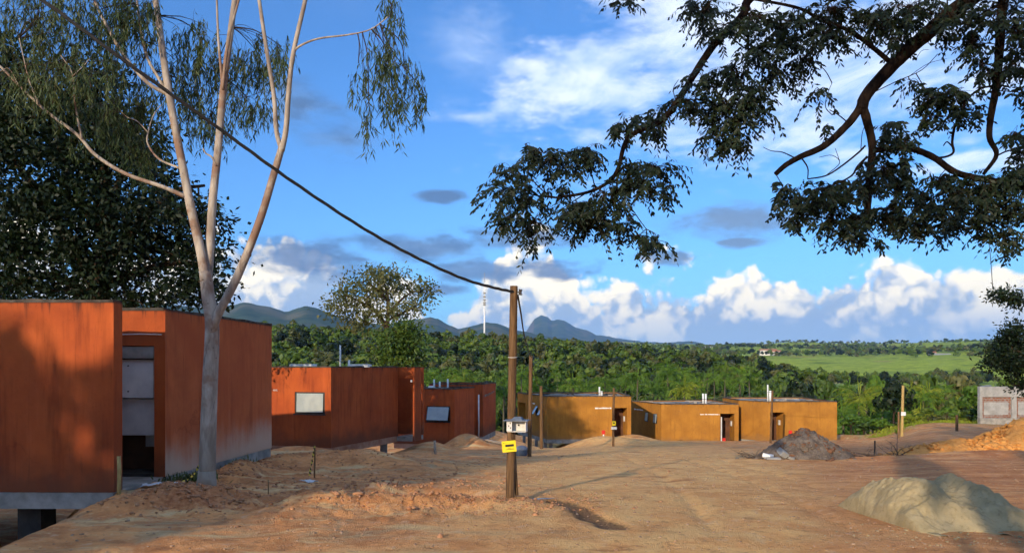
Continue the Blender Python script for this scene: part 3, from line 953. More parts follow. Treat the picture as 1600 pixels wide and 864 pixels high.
# ------------------------------------------------------------------ first red house (near, left)
def house_one():
    T, Z0, B = 2.70, -0.15, -0.40
    root = empty('red_house', (-9, 13, B))
    root['label'] = 'nearest rust red flat-roofed house with an open door niche beside the pale tree'
    root['category'] = 'house'
    inv = Matrix.Translation((9, -13, -B))
    poly = [(-14, 10.62), (-7.7, 10.522), (-7.7, 12.02), (-5.91, 12.0), (-5.6, 16.4), (-14, 17.0)]
    mb = MB()
    ring_wall(mb, poly[:3] + poly[3:], Z0, T, 0.15, {2: [(0.55, 1.60, Z0, 2.08)]})
    # split: the wall that runs away from us on the right is worn white at its foot
    fin = [(-7.7, 10.522), (-5.94, 10.495), (-5.925, 10.705), (-7.7, 10.722)]
    mb.prism(fin, Z0, T)
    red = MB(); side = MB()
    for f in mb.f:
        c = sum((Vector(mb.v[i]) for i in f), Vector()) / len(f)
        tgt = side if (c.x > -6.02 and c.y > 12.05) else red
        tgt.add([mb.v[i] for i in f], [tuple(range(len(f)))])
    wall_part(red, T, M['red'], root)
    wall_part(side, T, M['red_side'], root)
    slab(root, 'roof_slab', poly, T - 0.30, T - 0.14, M['roof'], 0.07)
    slab(root, 'floor_slab', poly, Z0 - 0.02, Z0 + 0.05, M['dark_concrete'], 0.03)
    slab(root, 'floor_beam', [(-14, 10.63), (-7.7, 10.533), (-5.955, 10.508), (-5.955, 12.06), (-5.93, 12.05), (-5.615, 16.38), (-14, 16.98)], B, Z0 - 0.003, M['concrete'])
    roof_edge(root, [(-14, 10.62), (-5.94, 10.495), (-5.925, 10.705), (-7.6, 10.76), (-7.6, 12.02), (-5.91, 12.0), (-5.6, 16.4), (-14, 17.0)], T, h=0.025) if False else None
    cap = MB()
    def capline(a, b, w):
        a, b = Vector(a), Vector(b)
        n = max(2, int((b - a).length / 0.3)); d = (b - a).normalized(); nn = Vector((-d.y, d.x))
        vs = []
        for q in range(n + 1):
            p = a.lerp(b, q / n) - nn * 0.012
            r = p + nn * (w + 0.024)
            zt = T + random.uniform(0.012, 0.04)
            vs += [(p.x, p.y, T - 0.02), (p.x, p.y, zt), (r.x, r.y, zt), (r.x, r.y, T - 0.02)]
        cap.add(vs, [(q * 4 + c, (q + 1) * 4 + c, (q + 1) * 4 + c + 1, q * 4 + c + 1) for q in range(n) for c in range(3)])
        cap.add([vs[0], vs[1], vs[2], vs[3]], [(0, 1, 2, 3)]); cap.add(vs[-4:], [(3, 2, 1, 0)])
    capline((-14, 10.62), (-5.94, 10.495), 0.19)
    capline((-7.5, 12.02), (-5.93, 12.0), 0.15)
    capline((-5.91, 12.19), (-5.6, 16.4), 0.15)
    cap.build('wall_cap', M['cap'], root)
    # recess by the door
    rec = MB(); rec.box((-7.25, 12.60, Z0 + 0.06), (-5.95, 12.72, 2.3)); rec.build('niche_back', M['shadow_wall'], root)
    lin = MB(); lin.bevbox((-7.13, 12.03, 1.86), (-6.12, 12.16, 2.075), 0.01); lin.build('lintel', M['concrete'], root)
    pn = MB(); pn.bevbox((-7.05, 12.11, 1.185), (-6.165, 12.14, 1.845), 0.006)
    a = pn.build('meter_cabinet', M['white_panel'], root)
    for zz in (1.30, 1.74):
        MB().tube([(-6.60, 12.112, zz), (-6.60, 12.10, zz)], 0.014, 8).build('bolt', M['dark_metal'], a)
    mt = Matrix.Translation((-6.6, 12.2, 1.17)) @ Matrix.Rotation(0.10, 4, 'X') @ Matrix.Rotation(-0.05, 4, 'Z')
    pn = MB(); pn.bevbox((-0.42, -0.01, -0.64), (0.42, 0.02, 0.0), 0.006, mt)
    pn.build('cabinet_door', M['white_panel'], root)
    MB().tube([(-6.75, 11.985, 2.27), (-6.35, 11.98, 2.278), (-5.96, 11.975, 2.27)], 0.008, 6).build('conduit', M['pvc'], root)
    mb = MB(); mb.bevbox((-6.55, 12.58, 0.30), (-6.34, 12.605, 0.52), 0.004); mb.build('socket_box', M['white_panel'], root)
    column(root, -7.42, 11.0, B + 0.005, 0.36)
    column(root, -11.2, 11.0, B + 0.005, 0.36)
    column(root, -6.1, 15.9, B + 0.005, 0.3)
    for o in root.children:
        o.matrix_parent_inverse = inv
    # yellow stake against the corner
    p = P(183, 782, 10.35)
    mb = MB(); mb.tube([(-5.80, 10.38, -0.45), (-5.80, 10.40, 0.20), (-5.815, 10.41, 0.40)], [0.030, 0.028, 0.026], 6)
    o = mb.build('wooden_stake', M['wood_yellow'])
    tag(o, 'yellowish wooden stake leaning against the corner of the nearest red house', 'stake')


M['wood_yellow'] = simple('yellowed bamboo', (0.30, 0.20, 0.07), (0.48, 0.34, 0.13), 7.0, 0.7, 0.3, 0.2, 0.01, (3, 3, 1))
house_one()


def fix(root):
    for o in root.children:
        o.matrix_parent_inverse = root.matrix_basis.inverted()


# ------------------------------------------------------------------ second red house
M['stained_beam'] = simple('earth-stained concrete', (0.26, 0.105, 0.055), (0.42, 0.25, 0.17), 1.6, 0.92, 0.5, 0.1, 0.015)


def house_two():
    T = 1.75; Z0 = T - 2.85; B = T - 3.1
    C = Vector((-6.35, 24.7)); d = Vector((0.342, 0.94)).normalized(); w = Vector((d.y, -d.x))
    E = C + d * 4.76
    L = C - w * 4.6
    Bk = L + d * 4.76
    root = empty('red_house', (C.x, C.y, B))
    tag(root, 'second rust red house, frosted window in front and two pale boards on its roof', 'house', 'flat-roofed red houses')
    poly = [tuple(L), tuple(C), tuple(E), tuple(Bk)]
    # window position on the front wall by pixel columns 460..507
    def s_at(px):
        k = (px - 800) / F
        # L + w*s : x = k*y
        return (k * L.y - L.x) / (w.x - k * w.y)
    s0, s1 = s_at(460.5), s_at(507.5)
    D = (L + w * s0).y
    za, zb = EYE + (YH - 646) / F * D, EYE + (YH - 612) / F * D
    mb = ring_wall(MB(), poly, Z0, T, 0.15, {0: [(s0, s1, za, zb)]})
    wall_part(mb, T, M['red'], root)
    p = L + w * s0
    window(root, (p.x, p.y, za), w, s1 - s0, zb - za, 0.03)
    slab(root, 'roof_slab', poly, T - 0.30, T - 0.14, M['roof'], 0.07)
    slab(root, 'floor_beam', poly, B, Z0 - 0.003, M['stained_beam'], 0.012)
    roof_edge(root, poly, T)
    # entrance between the block and a fin wall
    m = frame2((E.x, E.y, 0), w)
    mb = MB()
    mb.box((0.004, -0.18, T - 0.47), (0.70, -0.02, T - 0.003), m)
    mb.box((-1.4, -1.05, Z0), (0.66, -0.9, T - 0.003), m)
    mb.box((0.703, -0.60, B + 0.04), (0.77, 0.03, T + 0.01), m)
    wall_part(mb, T, M['red'], root)
    MB().box((0.0, -0.9, Z0 - 0.2), (0.70, 0.1, Z0 - 0.02), m).build('doorstep', M['concrete'], root)
    lamp = MB(); lamp.box((0.60, -0.02, T - 0.62), (0.66, 0.03, T - 0.54), m); lamp.build('lamp_box', M['pvc'], root)
    # boards and pipes on the roof
    for px0, px1, zt in ((456, 490, 0.13), (546, 577, 0.13)):
        q = P((px0 + px1) / 2, 568, 27.0)
        wd = (px1 - px0) / F * 27 / 2
        mb = MB(); mb.bevbox((q.x - wd, 26.7, T - 0.02), (q.x + wd, 27.5, T + 0.10), 0.01)
        mb.build('roof_board', M['pvc'], root)
        q2 = MB(); q2.box((q.x - wd * 0.6, 26.9, T - 0.15), (q.x - wd * 0.4, 27.1, T - 0.022)); q2.build('board_support', M['concrete'], root)
    q = P(531.5, 0, 28.0); pipe(root, q.x, q.y, T - 0.2, T + 0.86, 0.035)
    q = P(545.5, 0, 27.0); pipe(root, q.x, q.y, T - 0.2, T + 0.26, 0.04)
    column(root, E.x - 0.5, E.y - 0.5, B + 0.005, 0.25, 'concrete')
    column(root, C.x + 0.55, C.y + 2.0, B + 0.005, 0.25, 'concrete')
    # torn conduit hole near the corner
    q = L + w * s_at(431); m2 = frame2((q.x, q.y, T - 0.85), w)
    mb = MB()
    for k in range(4):
        mb.tube([m2 @ Vector((0.05 * k - 0.1, -0.02, 0.02 * (k % 2))), m2 @ Vector((0.05 * k - 0.08, 0.05, 0.03)), m2 @ Vector((0.05 * k - 0.04, 0.06, -0.03))], 0.008, 5)
    mb.build('loose_wire', M['pvc'], root)
    fix(root)


house_two()


# ------------------------------------------------------------------ third red house
def house_three():
    T = 0.66; Z0 = T - 2.85; B = T - 3.1
    C = Vector((-2.9, 35.5)); d = Vector((0.29, 0.957)).normalized(); w = Vector((d.y, -d.x))
    E = C + d * 2.95
    L = C - w * 3.4
    Bk = L + d * 2.95
    root = empty('red_house', (C.x, C.y, B))
    tag(root, 'third and farthest rust red house, its pale window propped open and pipes on the roof', 'house', 'flat-roofed red houses')
    poly = [tuple(L), tuple(C), tuple(E), tuple(Bk)]

    def s_at(px):
        k = (px - 800) / F
        return (k * L.y - L.x) / (w.x - k * w.y)
    s0, s1 = s_at(666.5), s_at(703.5)
    D = (L + w * s0).y
    za, zb = EYE + (YH - 658.5) / F * D, EYE + (YH - 634) / F * D
    mb = ring_wall(MB(), poly, Z0, T, 0.15, {0: [(s0, s1, za, zb)]})
    wall_part(mb, T, M['red'], root)
    p = L + w * s0
    window(root, (p.x, p.y, za), w, s1 - s0, zb - za, 0.30)
    slab(root, 'roof_slab', poly, T - 0.22, T - 0.07, M['roof'], 0.07)
    slab(root, 'floor_beam', poly, B, Z0 - 0.003, M['stained_beam'], 0.012)
    roof_edge(root, poly, T)
    T2 = T + 0.14
    p2 = [(-2.75, 40.02), (-1.64, 40.0), (-1.02, 44.0), (-4.6, 44.4), (-4.7, 40.2)]
    mb = ring_wall(MB(), p2, B + 0.25, T2, 0.15)
    wall_part(mb, T2, M['red'], root)
    slab(root, 'roof_slab', p2, T2 - 0.22, T2 - 0.07, M['roof'], 0.07)
    slab(root, 'floor_beam', p2, B - 0.05, B + 0.247, M['concrete'], 0.012)
    roof_edge(root, p2, T2)
    # white pipe in the recess between the blocks, broken conduit slot high on the far wall
    q = P(748, 0, 39.8); MB().tube([(q.x, q.y, Z0), (q.x, q.y, T - 0.45)], 0.04, 8).build('drain_pipe', M['pvc'], root)
    mb = MB()
    for k in range(7):
        t = 0.15 + 0.11 * k
        x_, y_ = -1.64 + 0.62 * t, 40 + 4 * t
        mb.bevbox((x_ - 0.01, y_ - 0.16, T2 - 0.72 + 0.02 * k + random.uniform(-.04, .04)), (x_ + 0.035, y_ + 0.16, T2 - 0.62 + 0.02 * k), 0.008)
    mb.build('broken_conduit', M['concrete'], root)
    for px, z in ((681.5, 0.44), (690, 0.32), (700.5, 0.46)):
        q = P(px, 0, 39.0 if px < 700 else 38.3)
        pipe(root, q.x, min(q.y, 38.0), T - 0.1, T + z, 0.05)
    mb = MB(); q = P(674, 0, 37.3); mb.bevbox((q.x - 0.14, 37.1, T - 0.06), (q.x + 0.14, 37.4, T + 0.10), 0.02); mb.build('roof_box', M['pvc'], root)
    for k in range(9):
        a = random.uniform(0.3, 2.9); b = random.uniform(0.4, 2.5)
        q = L + w * a + d * b
        mt = Matrix.Translation((q.x, q.y, T - 0.05)) @ Matrix.Rotation(random.uniform(0, 3), 4, 'Z')
        MB().bevbox((-0.3, -0.12, 0), (0.3, 0.12, random.uniform(0.03, 0.09)), 0.008, mt).build('roof_tile', M['concrete' if k % 2 else 'cap'], root)
    for x_, y_ in ((-1.9, 40.6), (-1.6, 43.4), (-2.6, 38.0)):
        column(root, x_, y_, B - 0.04, 0.25, 'concrete')
    q = L + w * s_at(651); m2 = frame2((q.x, q.y, T - 0.62), w)
    mb = MB()
    for k in range(3):
        mb.tube([m2 @ Vector((0.06 * k - 0.1, -0.02, 0.02 * (k % 2))), m2 @ Vector((0.06 * k - 0.08, 0.06, 0.04)), m2 @ Vector((0.06 * k - 0.04, 0.05, -0.05))], 0.011, 5)
    mb.build('loose_wire', M['pvc'], root)
    fix(root)


house_three()


# ------------------------------------------------------------------ ochre houses
def ochre(label, poly, T, openings, windows=(), pipes=(), alcoves=(), cols=(), colm='concrete', slots=(), beam=True):
    Z0 = T - 2.85; B = T - 3.12
    root = empty('ochre_house', (poly[1][0], poly[1][1], B))
    tag(root, label, 'house', 'flat-roofed ochre houses')
    op = {k: list(v) for k, v in openings.items()}
    for e, s0, s1, za, zb, tilt in windows:
        op.setdefault(e, []).append((s0, s1, za, zb))
    mb = ring_wall(MB(), poly, Z0, T, 0.15, op)
    wall_part(mb, T, M['yellow'], root)
    for e, s0, s1, za, zb, tilt in windows:
        A = Vector(poly[e]); d = (Vector(poly[(e + 1) % len(poly)]) - A).normalized()
        p = A + d * s0
        window(root, (p.x, p.y, za), d, s1 - s0, zb - za, tilt, sill=False)
    slab(root, 'roof_slab', poly, T - 0.24, T - 0.08, M['roof'], 0.07)
    if beam:
        slab(root, 'floor_beam', poly, B, Z0 - 0.003, M['concrete'], 0.012)
    roof_edge(root, poly, T, h=0.035)
    for e, s0, s1, zt, dep in alcoves:
        A = Vector(poly[e]); d = (Vector(poly[(e + 1) % len(poly)]) - A).normalized()
        m = frame2((A.x, A.y, 0), d)
        mb = MB()
        mb.box((s1 + 0.003, -dep, Z0), (s1 + 0.10, -0.153, zt + 0.05), m)
        mb.box((s0 - 0.10, -dep, Z0), (s0 - 0.003, -0.153, zt + 0.05), m)
        wall_part(mb, T, M['yellow'], root, name='niche_wall')
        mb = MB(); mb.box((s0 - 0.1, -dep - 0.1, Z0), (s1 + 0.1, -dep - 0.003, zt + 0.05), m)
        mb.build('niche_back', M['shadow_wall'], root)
        mb = MB(); mb.box((s0 - 0.1, -dep, zt + 0.06), (s1 + 0.1, -0.16, zt + 0.12), m); mb.build('niche_ceiling', M['concrete'], root)
        mb = MB(); mb.box((s0 + 0.05, -0.17, Z0), (s0 + 0.13, -0.06, zt - 0.25), m); mb.build('door_post', M['white_panel'], root)
        mb = MB(); mb.bevbox((s1 - 0.08, -0.85, zt - 0.95), (s1 - 0.004, -0.6, zt - 0.6), 0.01, m); mb.build('meter_box', M['white_panel'], root)
    for x, y, h, r in pipes:
        pipe(root, x, y, T - 0.15, T + h, r)
    for x, y in cols:
        column(root, x, y, B + 0.005, 0.22, colm)
    for e, s0, s1, z in slots:              # broken-out conduit slot, white mortar
        A = Vector(poly[e]); d = (Vector(poly[(e + 1) % len(poly)]) - A).normalized()
        m = frame2((A.x, A.y, 0), d)
        mb = MB(); s = s0
        while s < s1:
            k = random.uniform(0.12, 0.3)
            mb.bevbox((s, -0.01, z - random.uniform(0.02, 0.05)), (min(s + k, s1), 0.015, z + random.uniform(0.02, 0.06)), 0.006, m)
            s += k + random.uniform(-0.02, 0.08)
        mb.build('broken_conduit', M['pvc'], root)
    # odd planks, tiles and screed lumps left on the roof
    ctr = sum((Vector(p) for p in poly), Vector((0, 0))) / len(poly)
    for k in range(12):
        a, b = random.random(), random.random()
        p = Vector(poly[0]).lerp(Vector(poly[1]), a).lerp(Vector(poly[3]).lerp(Vector(poly[2]), a), b)
        p = ctr + (p - ctr) * 0.8
        mt = Matrix.Translation((p.x, p.y, T - 0.076)) @ Matrix.Rotation(random.uniform(0, 3.1), 4, 'Z')
        l = random.uniform(0.2, 0.9)
        MB().bevbox((-l, -0.12, 0), (l, 0.12, random.uniform(0.03, 0.12)), 0.01, mt).build('roof_plank', M[random.choice(['cap', 'board', 'concrete'])], root)
    fix(root)
    return root, Z0, B


T4 = -0.17
J4, K4, R4 = (0.42, 53.6), (2.33, 46.7), (7.95, 47.0)
z4 = T4 - 2.85
ochre('leftmost ochre house, standing on grey posts behind the wooden poles', [J4, K4, R4, (8.3, 55.0)], T4,
      {0: [(0.2, 2.1, z4 + 0.15, T4 - 0.70)], 1: [(4.35, 5.35, z4 + 0.05, T4 - 0.78)]},
      windows=[(0, 4.55, 5.15, T4 - 1.45, T4 - 0.72, 0.55), (0, 5.75, 6.35, T4 - 1.45, T4 - 0.72, 0.55)],
      pipes=[(6.15, 49.5, 0.55, 0.06), (6.30, 49.5, 0.25, 0.08)], alcoves=[(1, 4.35, 5.35, T4 - 0.78, 1.3)],
      cols=[(0.9, 52.2), (1.25, 50.8), (1.7, 49.3), (2.25, 47.6), (2.6, 47.2), (3.7, 47.5), (5.0, 47.5), (6.6, 47.6)], slots=[(1, 3.2, 4.3, T4 - 0.80), (0, 3.6, 4.5, T4 - 0.62)])
T5 = -0.92
K5 = (10.9, 51.4)
z5 = T5 - 2.85
ochre('middle ochre house with two narrow windows on its angled left wall', [(9.55, 56.5), K5, (16.45, 51.1), (16.6, 58.0)], T5,
      {1: [(4.25, 5.25, z5 + 0.02, T5 - 0.68)]},
      windows=[(0, 2.55, 3.15, T5 - 1.45, T5 - 0.72, 0.12), (0, 3.95, 4.6, T5 - 1.5, T5 - 0.76, 0.12)],
      pipes=[(14.25, 52.5, 0.72, 0.07), (14.45, 52.5, 0.72, 0.07)], alcoves=[(1, 4.25, 5.25, T5 - 0.68, 1.3)], slots=[(1, 2.8, 4.2, T5 - 0.74), (0, 0.6, 2.2, T5 - 0.62)])
T6 = -0.68
z6 = T6 - 2.85
ochre('rightmost ochre house, raised on its left over a dark gap', [(16.85, 52.4), (18.2, 50.0), (23.2, 50.25), (23.6, 57.0), (17.2, 57.5)], T6,
      {1: [(0.14, 1.15, z6 + 0.02, T6 - 0.76)]},
      pipes=[(19.0, 52.3, 1.15, 0.05), (19.2, 52.3, 0.70, 0.10)], alcoves=[(1, 0.14, 1.15, T6 - 0.76, 1.3)], cols=[(17.5, 51.7)])


# ------------------------------------------------------------------ grey block building on the right
def brick_mat(g, bs):
    co = objco(g)
    x, y, z = g.xyz(co)
    br = g.n('ShaderNodeTexBrick')
    g.put(br.inputs['Vector'], g.comb(x, z, 0.0))
    br.inputs['Scale'].default_value = 1.0
    br.inputs['Brick Width'].default_value = 0.30
    br.inputs['Row Height'].default_value = 0.155
    br.inputs['Mortar Size'].default_value = 0.022
    br.inputs['Color1'].default_value = (0.24, 0.085, 0.045, 1)
    br.inputs['Color2'].default_value = (0.17, 0.075, 0.050, 1)
    br.inputs['Mortar'].default_value = (0.27, 0.23, 0.20, 1)
    n = g.noise(co, 3.0, 5, 0.6)
    c = g.mix(g.m('MULTIPLY', g.ss(n, 0.5, 0.62), 0.7), br.outputs[0], (0.27, 0.25, 0.235))
    g.put(bs.inputs['Base Color'], c)
    bump(g, bs, g.m('SUBTRACT', 1.0, br.outputs['Fac']), 0.6, 0.02)


M['brick'] = mat('hollow bricks in mortar', brick_mat, 0.9, 0.1)


def block_building():
    D = 56.0
    x0 = P(1531, 0, D).x
    zt, zb = P(0, 604, D).z, P(0, 660, D).z - 0.3
    root = empty('brick_building', (x0, D, zb))
    tag(root, 'unfinished grey building with bare brick panels on the right edge', 'building')
    zb0 = P(0, 660, D).z
    def bx(name, m, a, b):
        mb = MB(); mb.bevbox(a, b, 0.012); o = mb.build(name, m, root, (a[0], a[1], zb)); return o
    bx('top_beam', M['block'], (x0, D, P(0, 620, D).z), (x0 + 9.5, D + 0.3, zt))
    for pxa, pxb in ((1531, 1535.5), (1581, 1589), (1625, 1632), (1672, 1680)):
        a, b = P(pxa, 0, D).x, P(pxb, 0, D).x
        bx('column', M['block'], (a + 0.003, D + 0.01, P(0, 653, D).z + 0.003), (b, D + 0.28, P(0, 620, D).z - 0.003))
    bx('base_wall', M['concrete'], (x0 + 0.02, D - 0.02, zb), (x0 + 9.48, D + 0.3, P(0, 653, D).z))
    for pxa, pxb in ((1535.7, 1580.8), (1589.2, 1624.8), (1632.2, 1671.8)):
        a, b = P(pxa, 0, D).x, P(pxb, 0, D).x
        pnl = bx('brick_panel', M['brick'], (a, D + 0.07, P(0, 652.8, D).z), (b, D + 0.25, P(0, 620.2, D).z))
        q = MB(); q.bevbox((a + 0.12, D + 0.045, P(0, 648, D).z), (b - 0.22, D + 0.068, P(0, 628, D).z), 0.01)
        q.build('render_patch', M['block'], pnl).matrix_parent_inverse = pnl.matrix_basis.inverted()
    mb = MB(); mb.prism([(x0 + 0.01, D + 0.303), (x0 + 0.40, D + 0.303), (x0 + 5.0, D + 6), (x0 + 4.6, D + 6)], zb, zt - 0.003); mb.build('side_wall', M['block'], root)
    mb = MB(); mb.prism([(x0 + 0.45, D + 0.31), (x0 + 9.4, D + 0.31), (x0 + 13.5, D + 6), (x0 + 5.0, D + 6)], zt - 0.3, zt - 0.12); mb.build('roof_slab', M['concrete'], root)
    fix(root)


M['block'] = simple('grey cement render', (0.24, 0.235, 0.225), (0.37, 0.36, 0.34), 1.5, 0.92, 0.4, 0.1)
block_building()

# ------------------------------------------------------------------ vegetation
def unit(v):
    return v / np.maximum(np.linalg.norm(v, axis=-1, keepdims=True), 1e-9)


def leaf_quads(c, d, s, L, W, tip=0.55):
    """one diamond per leaf: base c, long axis d, side axis s"""
    n = len(c)
    L = np.broadcast_to(np.asarray(L, float).reshape(-1, 1), (n, 1)); W = np.broadcast_to(np.asarray(W, float).reshape(-1, 1), (n, 1))
    m = c + d * L * (1 - tip)
    V = np.stack([c, m + s * W / 2, c + d * L, m - s * W / 2], 1).reshape(-1, 3)
    Fq = np.arange(4 * n).reshape(n, 4)
    return V, Fq


def rand_unit(n):
    return unit(RNG.normal(size=(n, 3)))


def side_of(d, ref=None):
    r = rand_unit(len(d)) if ref is None else ref
    return unit(np.cross(d, r))


class Leaves:
    def __init__(self):
        self.V, self.F, self.n = [], [], 0

    def add(self, V, Fq):
        self.V.append(V); self.F.append(Fq + self.n); self.n += len(V)

    def build(self, name, m, parent=None, loc=(0, 0, 0), kind=None):
        V = np.concatenate(self.V) - np.array(loc)
        me = np_mesh(name, V, np.concatenate(self.F), m)
        o = bpy.data.objects.new(name, me)
        o.location = loc
        link(o, parent)
        if kind:
            o['kind'] = kind
        return o


def sample_blob(cx, cy, rx, ry, D, dd, n, power=0.6):
    """points in an ellipsoid seen at that pixel; returns (n,3) and depth"""
    v = rand_unit(n) * (RNG.random((n, 1)) ** power)
    d = D + v[:, 2] * dd
    px = cx + v[:, 0] * rx; py = cy + v[:, 1] * ry
    return np.stack([(px - 800) / F * d, d, EYE + (YH - py) / F * d], -1)


def limb(mb, pts, D, r0, r1, n=5, sides=8, dd=0.0, wob=0.0):
    """traced limb; pts (px, py[, depth offset]); returns the list of 3D points"""
    q = []
    for i, p in enumerate(pts):
        off = p[2] if len(p) > 2 else dd * i / max(1, len(pts) - 1)
        v = P(p[0], p[1], D + off)
        q.append((v.x, v.y, v.z))
    s = spline(q, n)
    k = len(s)
    rad = [r0 + (r1 - r0) * (i / (k - 1)) ** 0.9 for i in range(k)]
    mb.tube(s, rad, sides, wob=wob)
    return [np.array(p) for p in s]


def nearest(pts, p):
    a = np.array(pts)
    return a[np.argmin(((a - p) ** 2).sum(1))]


def twig(mb, a, b, r0, r1, sag=0.08, n=4, sides=5):
    a, b = np.array(a), np.array(b)
    L = np.linalg.norm(b - a)
    m = (a + b) / 2 + np.array([RNG.normal() * 0.07, RNG.normal() * 0.07, sag + RNG.normal() * 0.05]) * L
    pts = spline([a, m, b], n)
    mb.tube(pts, [r0 + (r1 - r0) * i / (len(pts) - 1) for i in range(len(pts))], sides, caps=False)
    return pts


M['euc_leaf'] = leafmat('grey green narrow leaves', ((0.022, 0.042, 0.017), (0.046, 0.074, 0.030), (0.095, 0.118, 0.052)), 0.2)
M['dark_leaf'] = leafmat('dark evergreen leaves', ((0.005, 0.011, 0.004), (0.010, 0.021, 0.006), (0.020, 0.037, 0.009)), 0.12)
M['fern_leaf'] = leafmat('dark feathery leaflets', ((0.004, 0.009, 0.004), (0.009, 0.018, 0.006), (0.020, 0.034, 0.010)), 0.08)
M['bark_black'] = simple('blackish rough bark', (0.010, 0.007, 0.006), (0.034, 0.022, 0.015), 6.0, 0.95, 0.9, 0.05, 0.03, (3, 3, 1))
M['bright_leaf'] = leafmat('fresh green leaves', ((0.045, 0.105, 0.012), (0.090, 0.175, 0.020), (0.150, 0.235, 0.026)), 0.3)
M['olive_leaf'] = leafmat('olive green leaves', ((0.050, 0.066, 0.022), (0.105, 0.115, 0.042), (0.180, 0.165, 0.065)), 0.3)
M['forest_leaf'] = leafmat('woodland leaves', ((0.026, 0.058, 0.011), (0.060, 0.108, 0.016), (0.115, 0.155, 0.026)), 0.15)
M['yellow_leaf'] = leafmat('yellow green leaves', ((0.130, 0.180, 0.014), (0.220, 0.270, 0.024), (0.330, 0.340, 0.045)), 0.35)
M['palm_leaf'] = leafmat('palm leaflets', ((0.040, 0.095, 0.012), (0.085, 0.165, 0.018), (0.165, 0.255, 0.028)), 0.3)


def bark_pale(g, bs):
    co = objco(g)
    n = g.noise(g.vm('MULTIPLY', co, (3, 3, 0.7)), 3.0, 5, 0.6)
    n2 = g.noise(co, 1.4, 4, 0.6)
    sp = g.voro(co, 9.0)
    c = g.mix(g.ss(n, 0.35, 0.65), (0.25, 0.20, 0.16), (0.44, 0.375, 0.31))
    c = g.mix(g.m('MULTIPLY', g.ss(n2, 0.50, 0.60), 0.85), c, (0.23, 0.130, 0.085))
    pl = g.noise(g.vm('MULTIPLY', co, (2.0, 2.0, 0.5)), 2.2, 6, 0.7, 0.8)
    c = g.mix(g.m('MULTIPLY', g.ss(pl, 0.55, 0.60), 0.6), c, (0.15, 0.105, 0.08))
    c = g.mix(g.ss(sp, 0.10, 0.05), c, (0.06, 0.045, 0.035))
    z = g.xyz(co)[2]
    c = g.mix(g.m('MULTIPLY', g.ss(g.m('ADD', z, g.m('MULTIPLY', n, 0.5)), 1.4, 0.5), 0.7), c, (0.21, 0.160, 0.120))
    g.put(bs.inputs['Base Color'], c)
    bump(g, bs, g.m('ADD', n, g.m('MULTIPLY', g.noise(co, 30, 4, 0.6), 0.4)), 0.35, 0.01)


M['bark_pale'] = mat('smooth pale bark', bark_pale, 0.75, 0.2)
M['bark_dark'] = simple('dark furrowed bark', (0.026, 0.018, 0.013), (0.075, 0.049, 0.032), 6.0, 0.92, 0.9, 0.1, 0.02, (3, 3, 1))


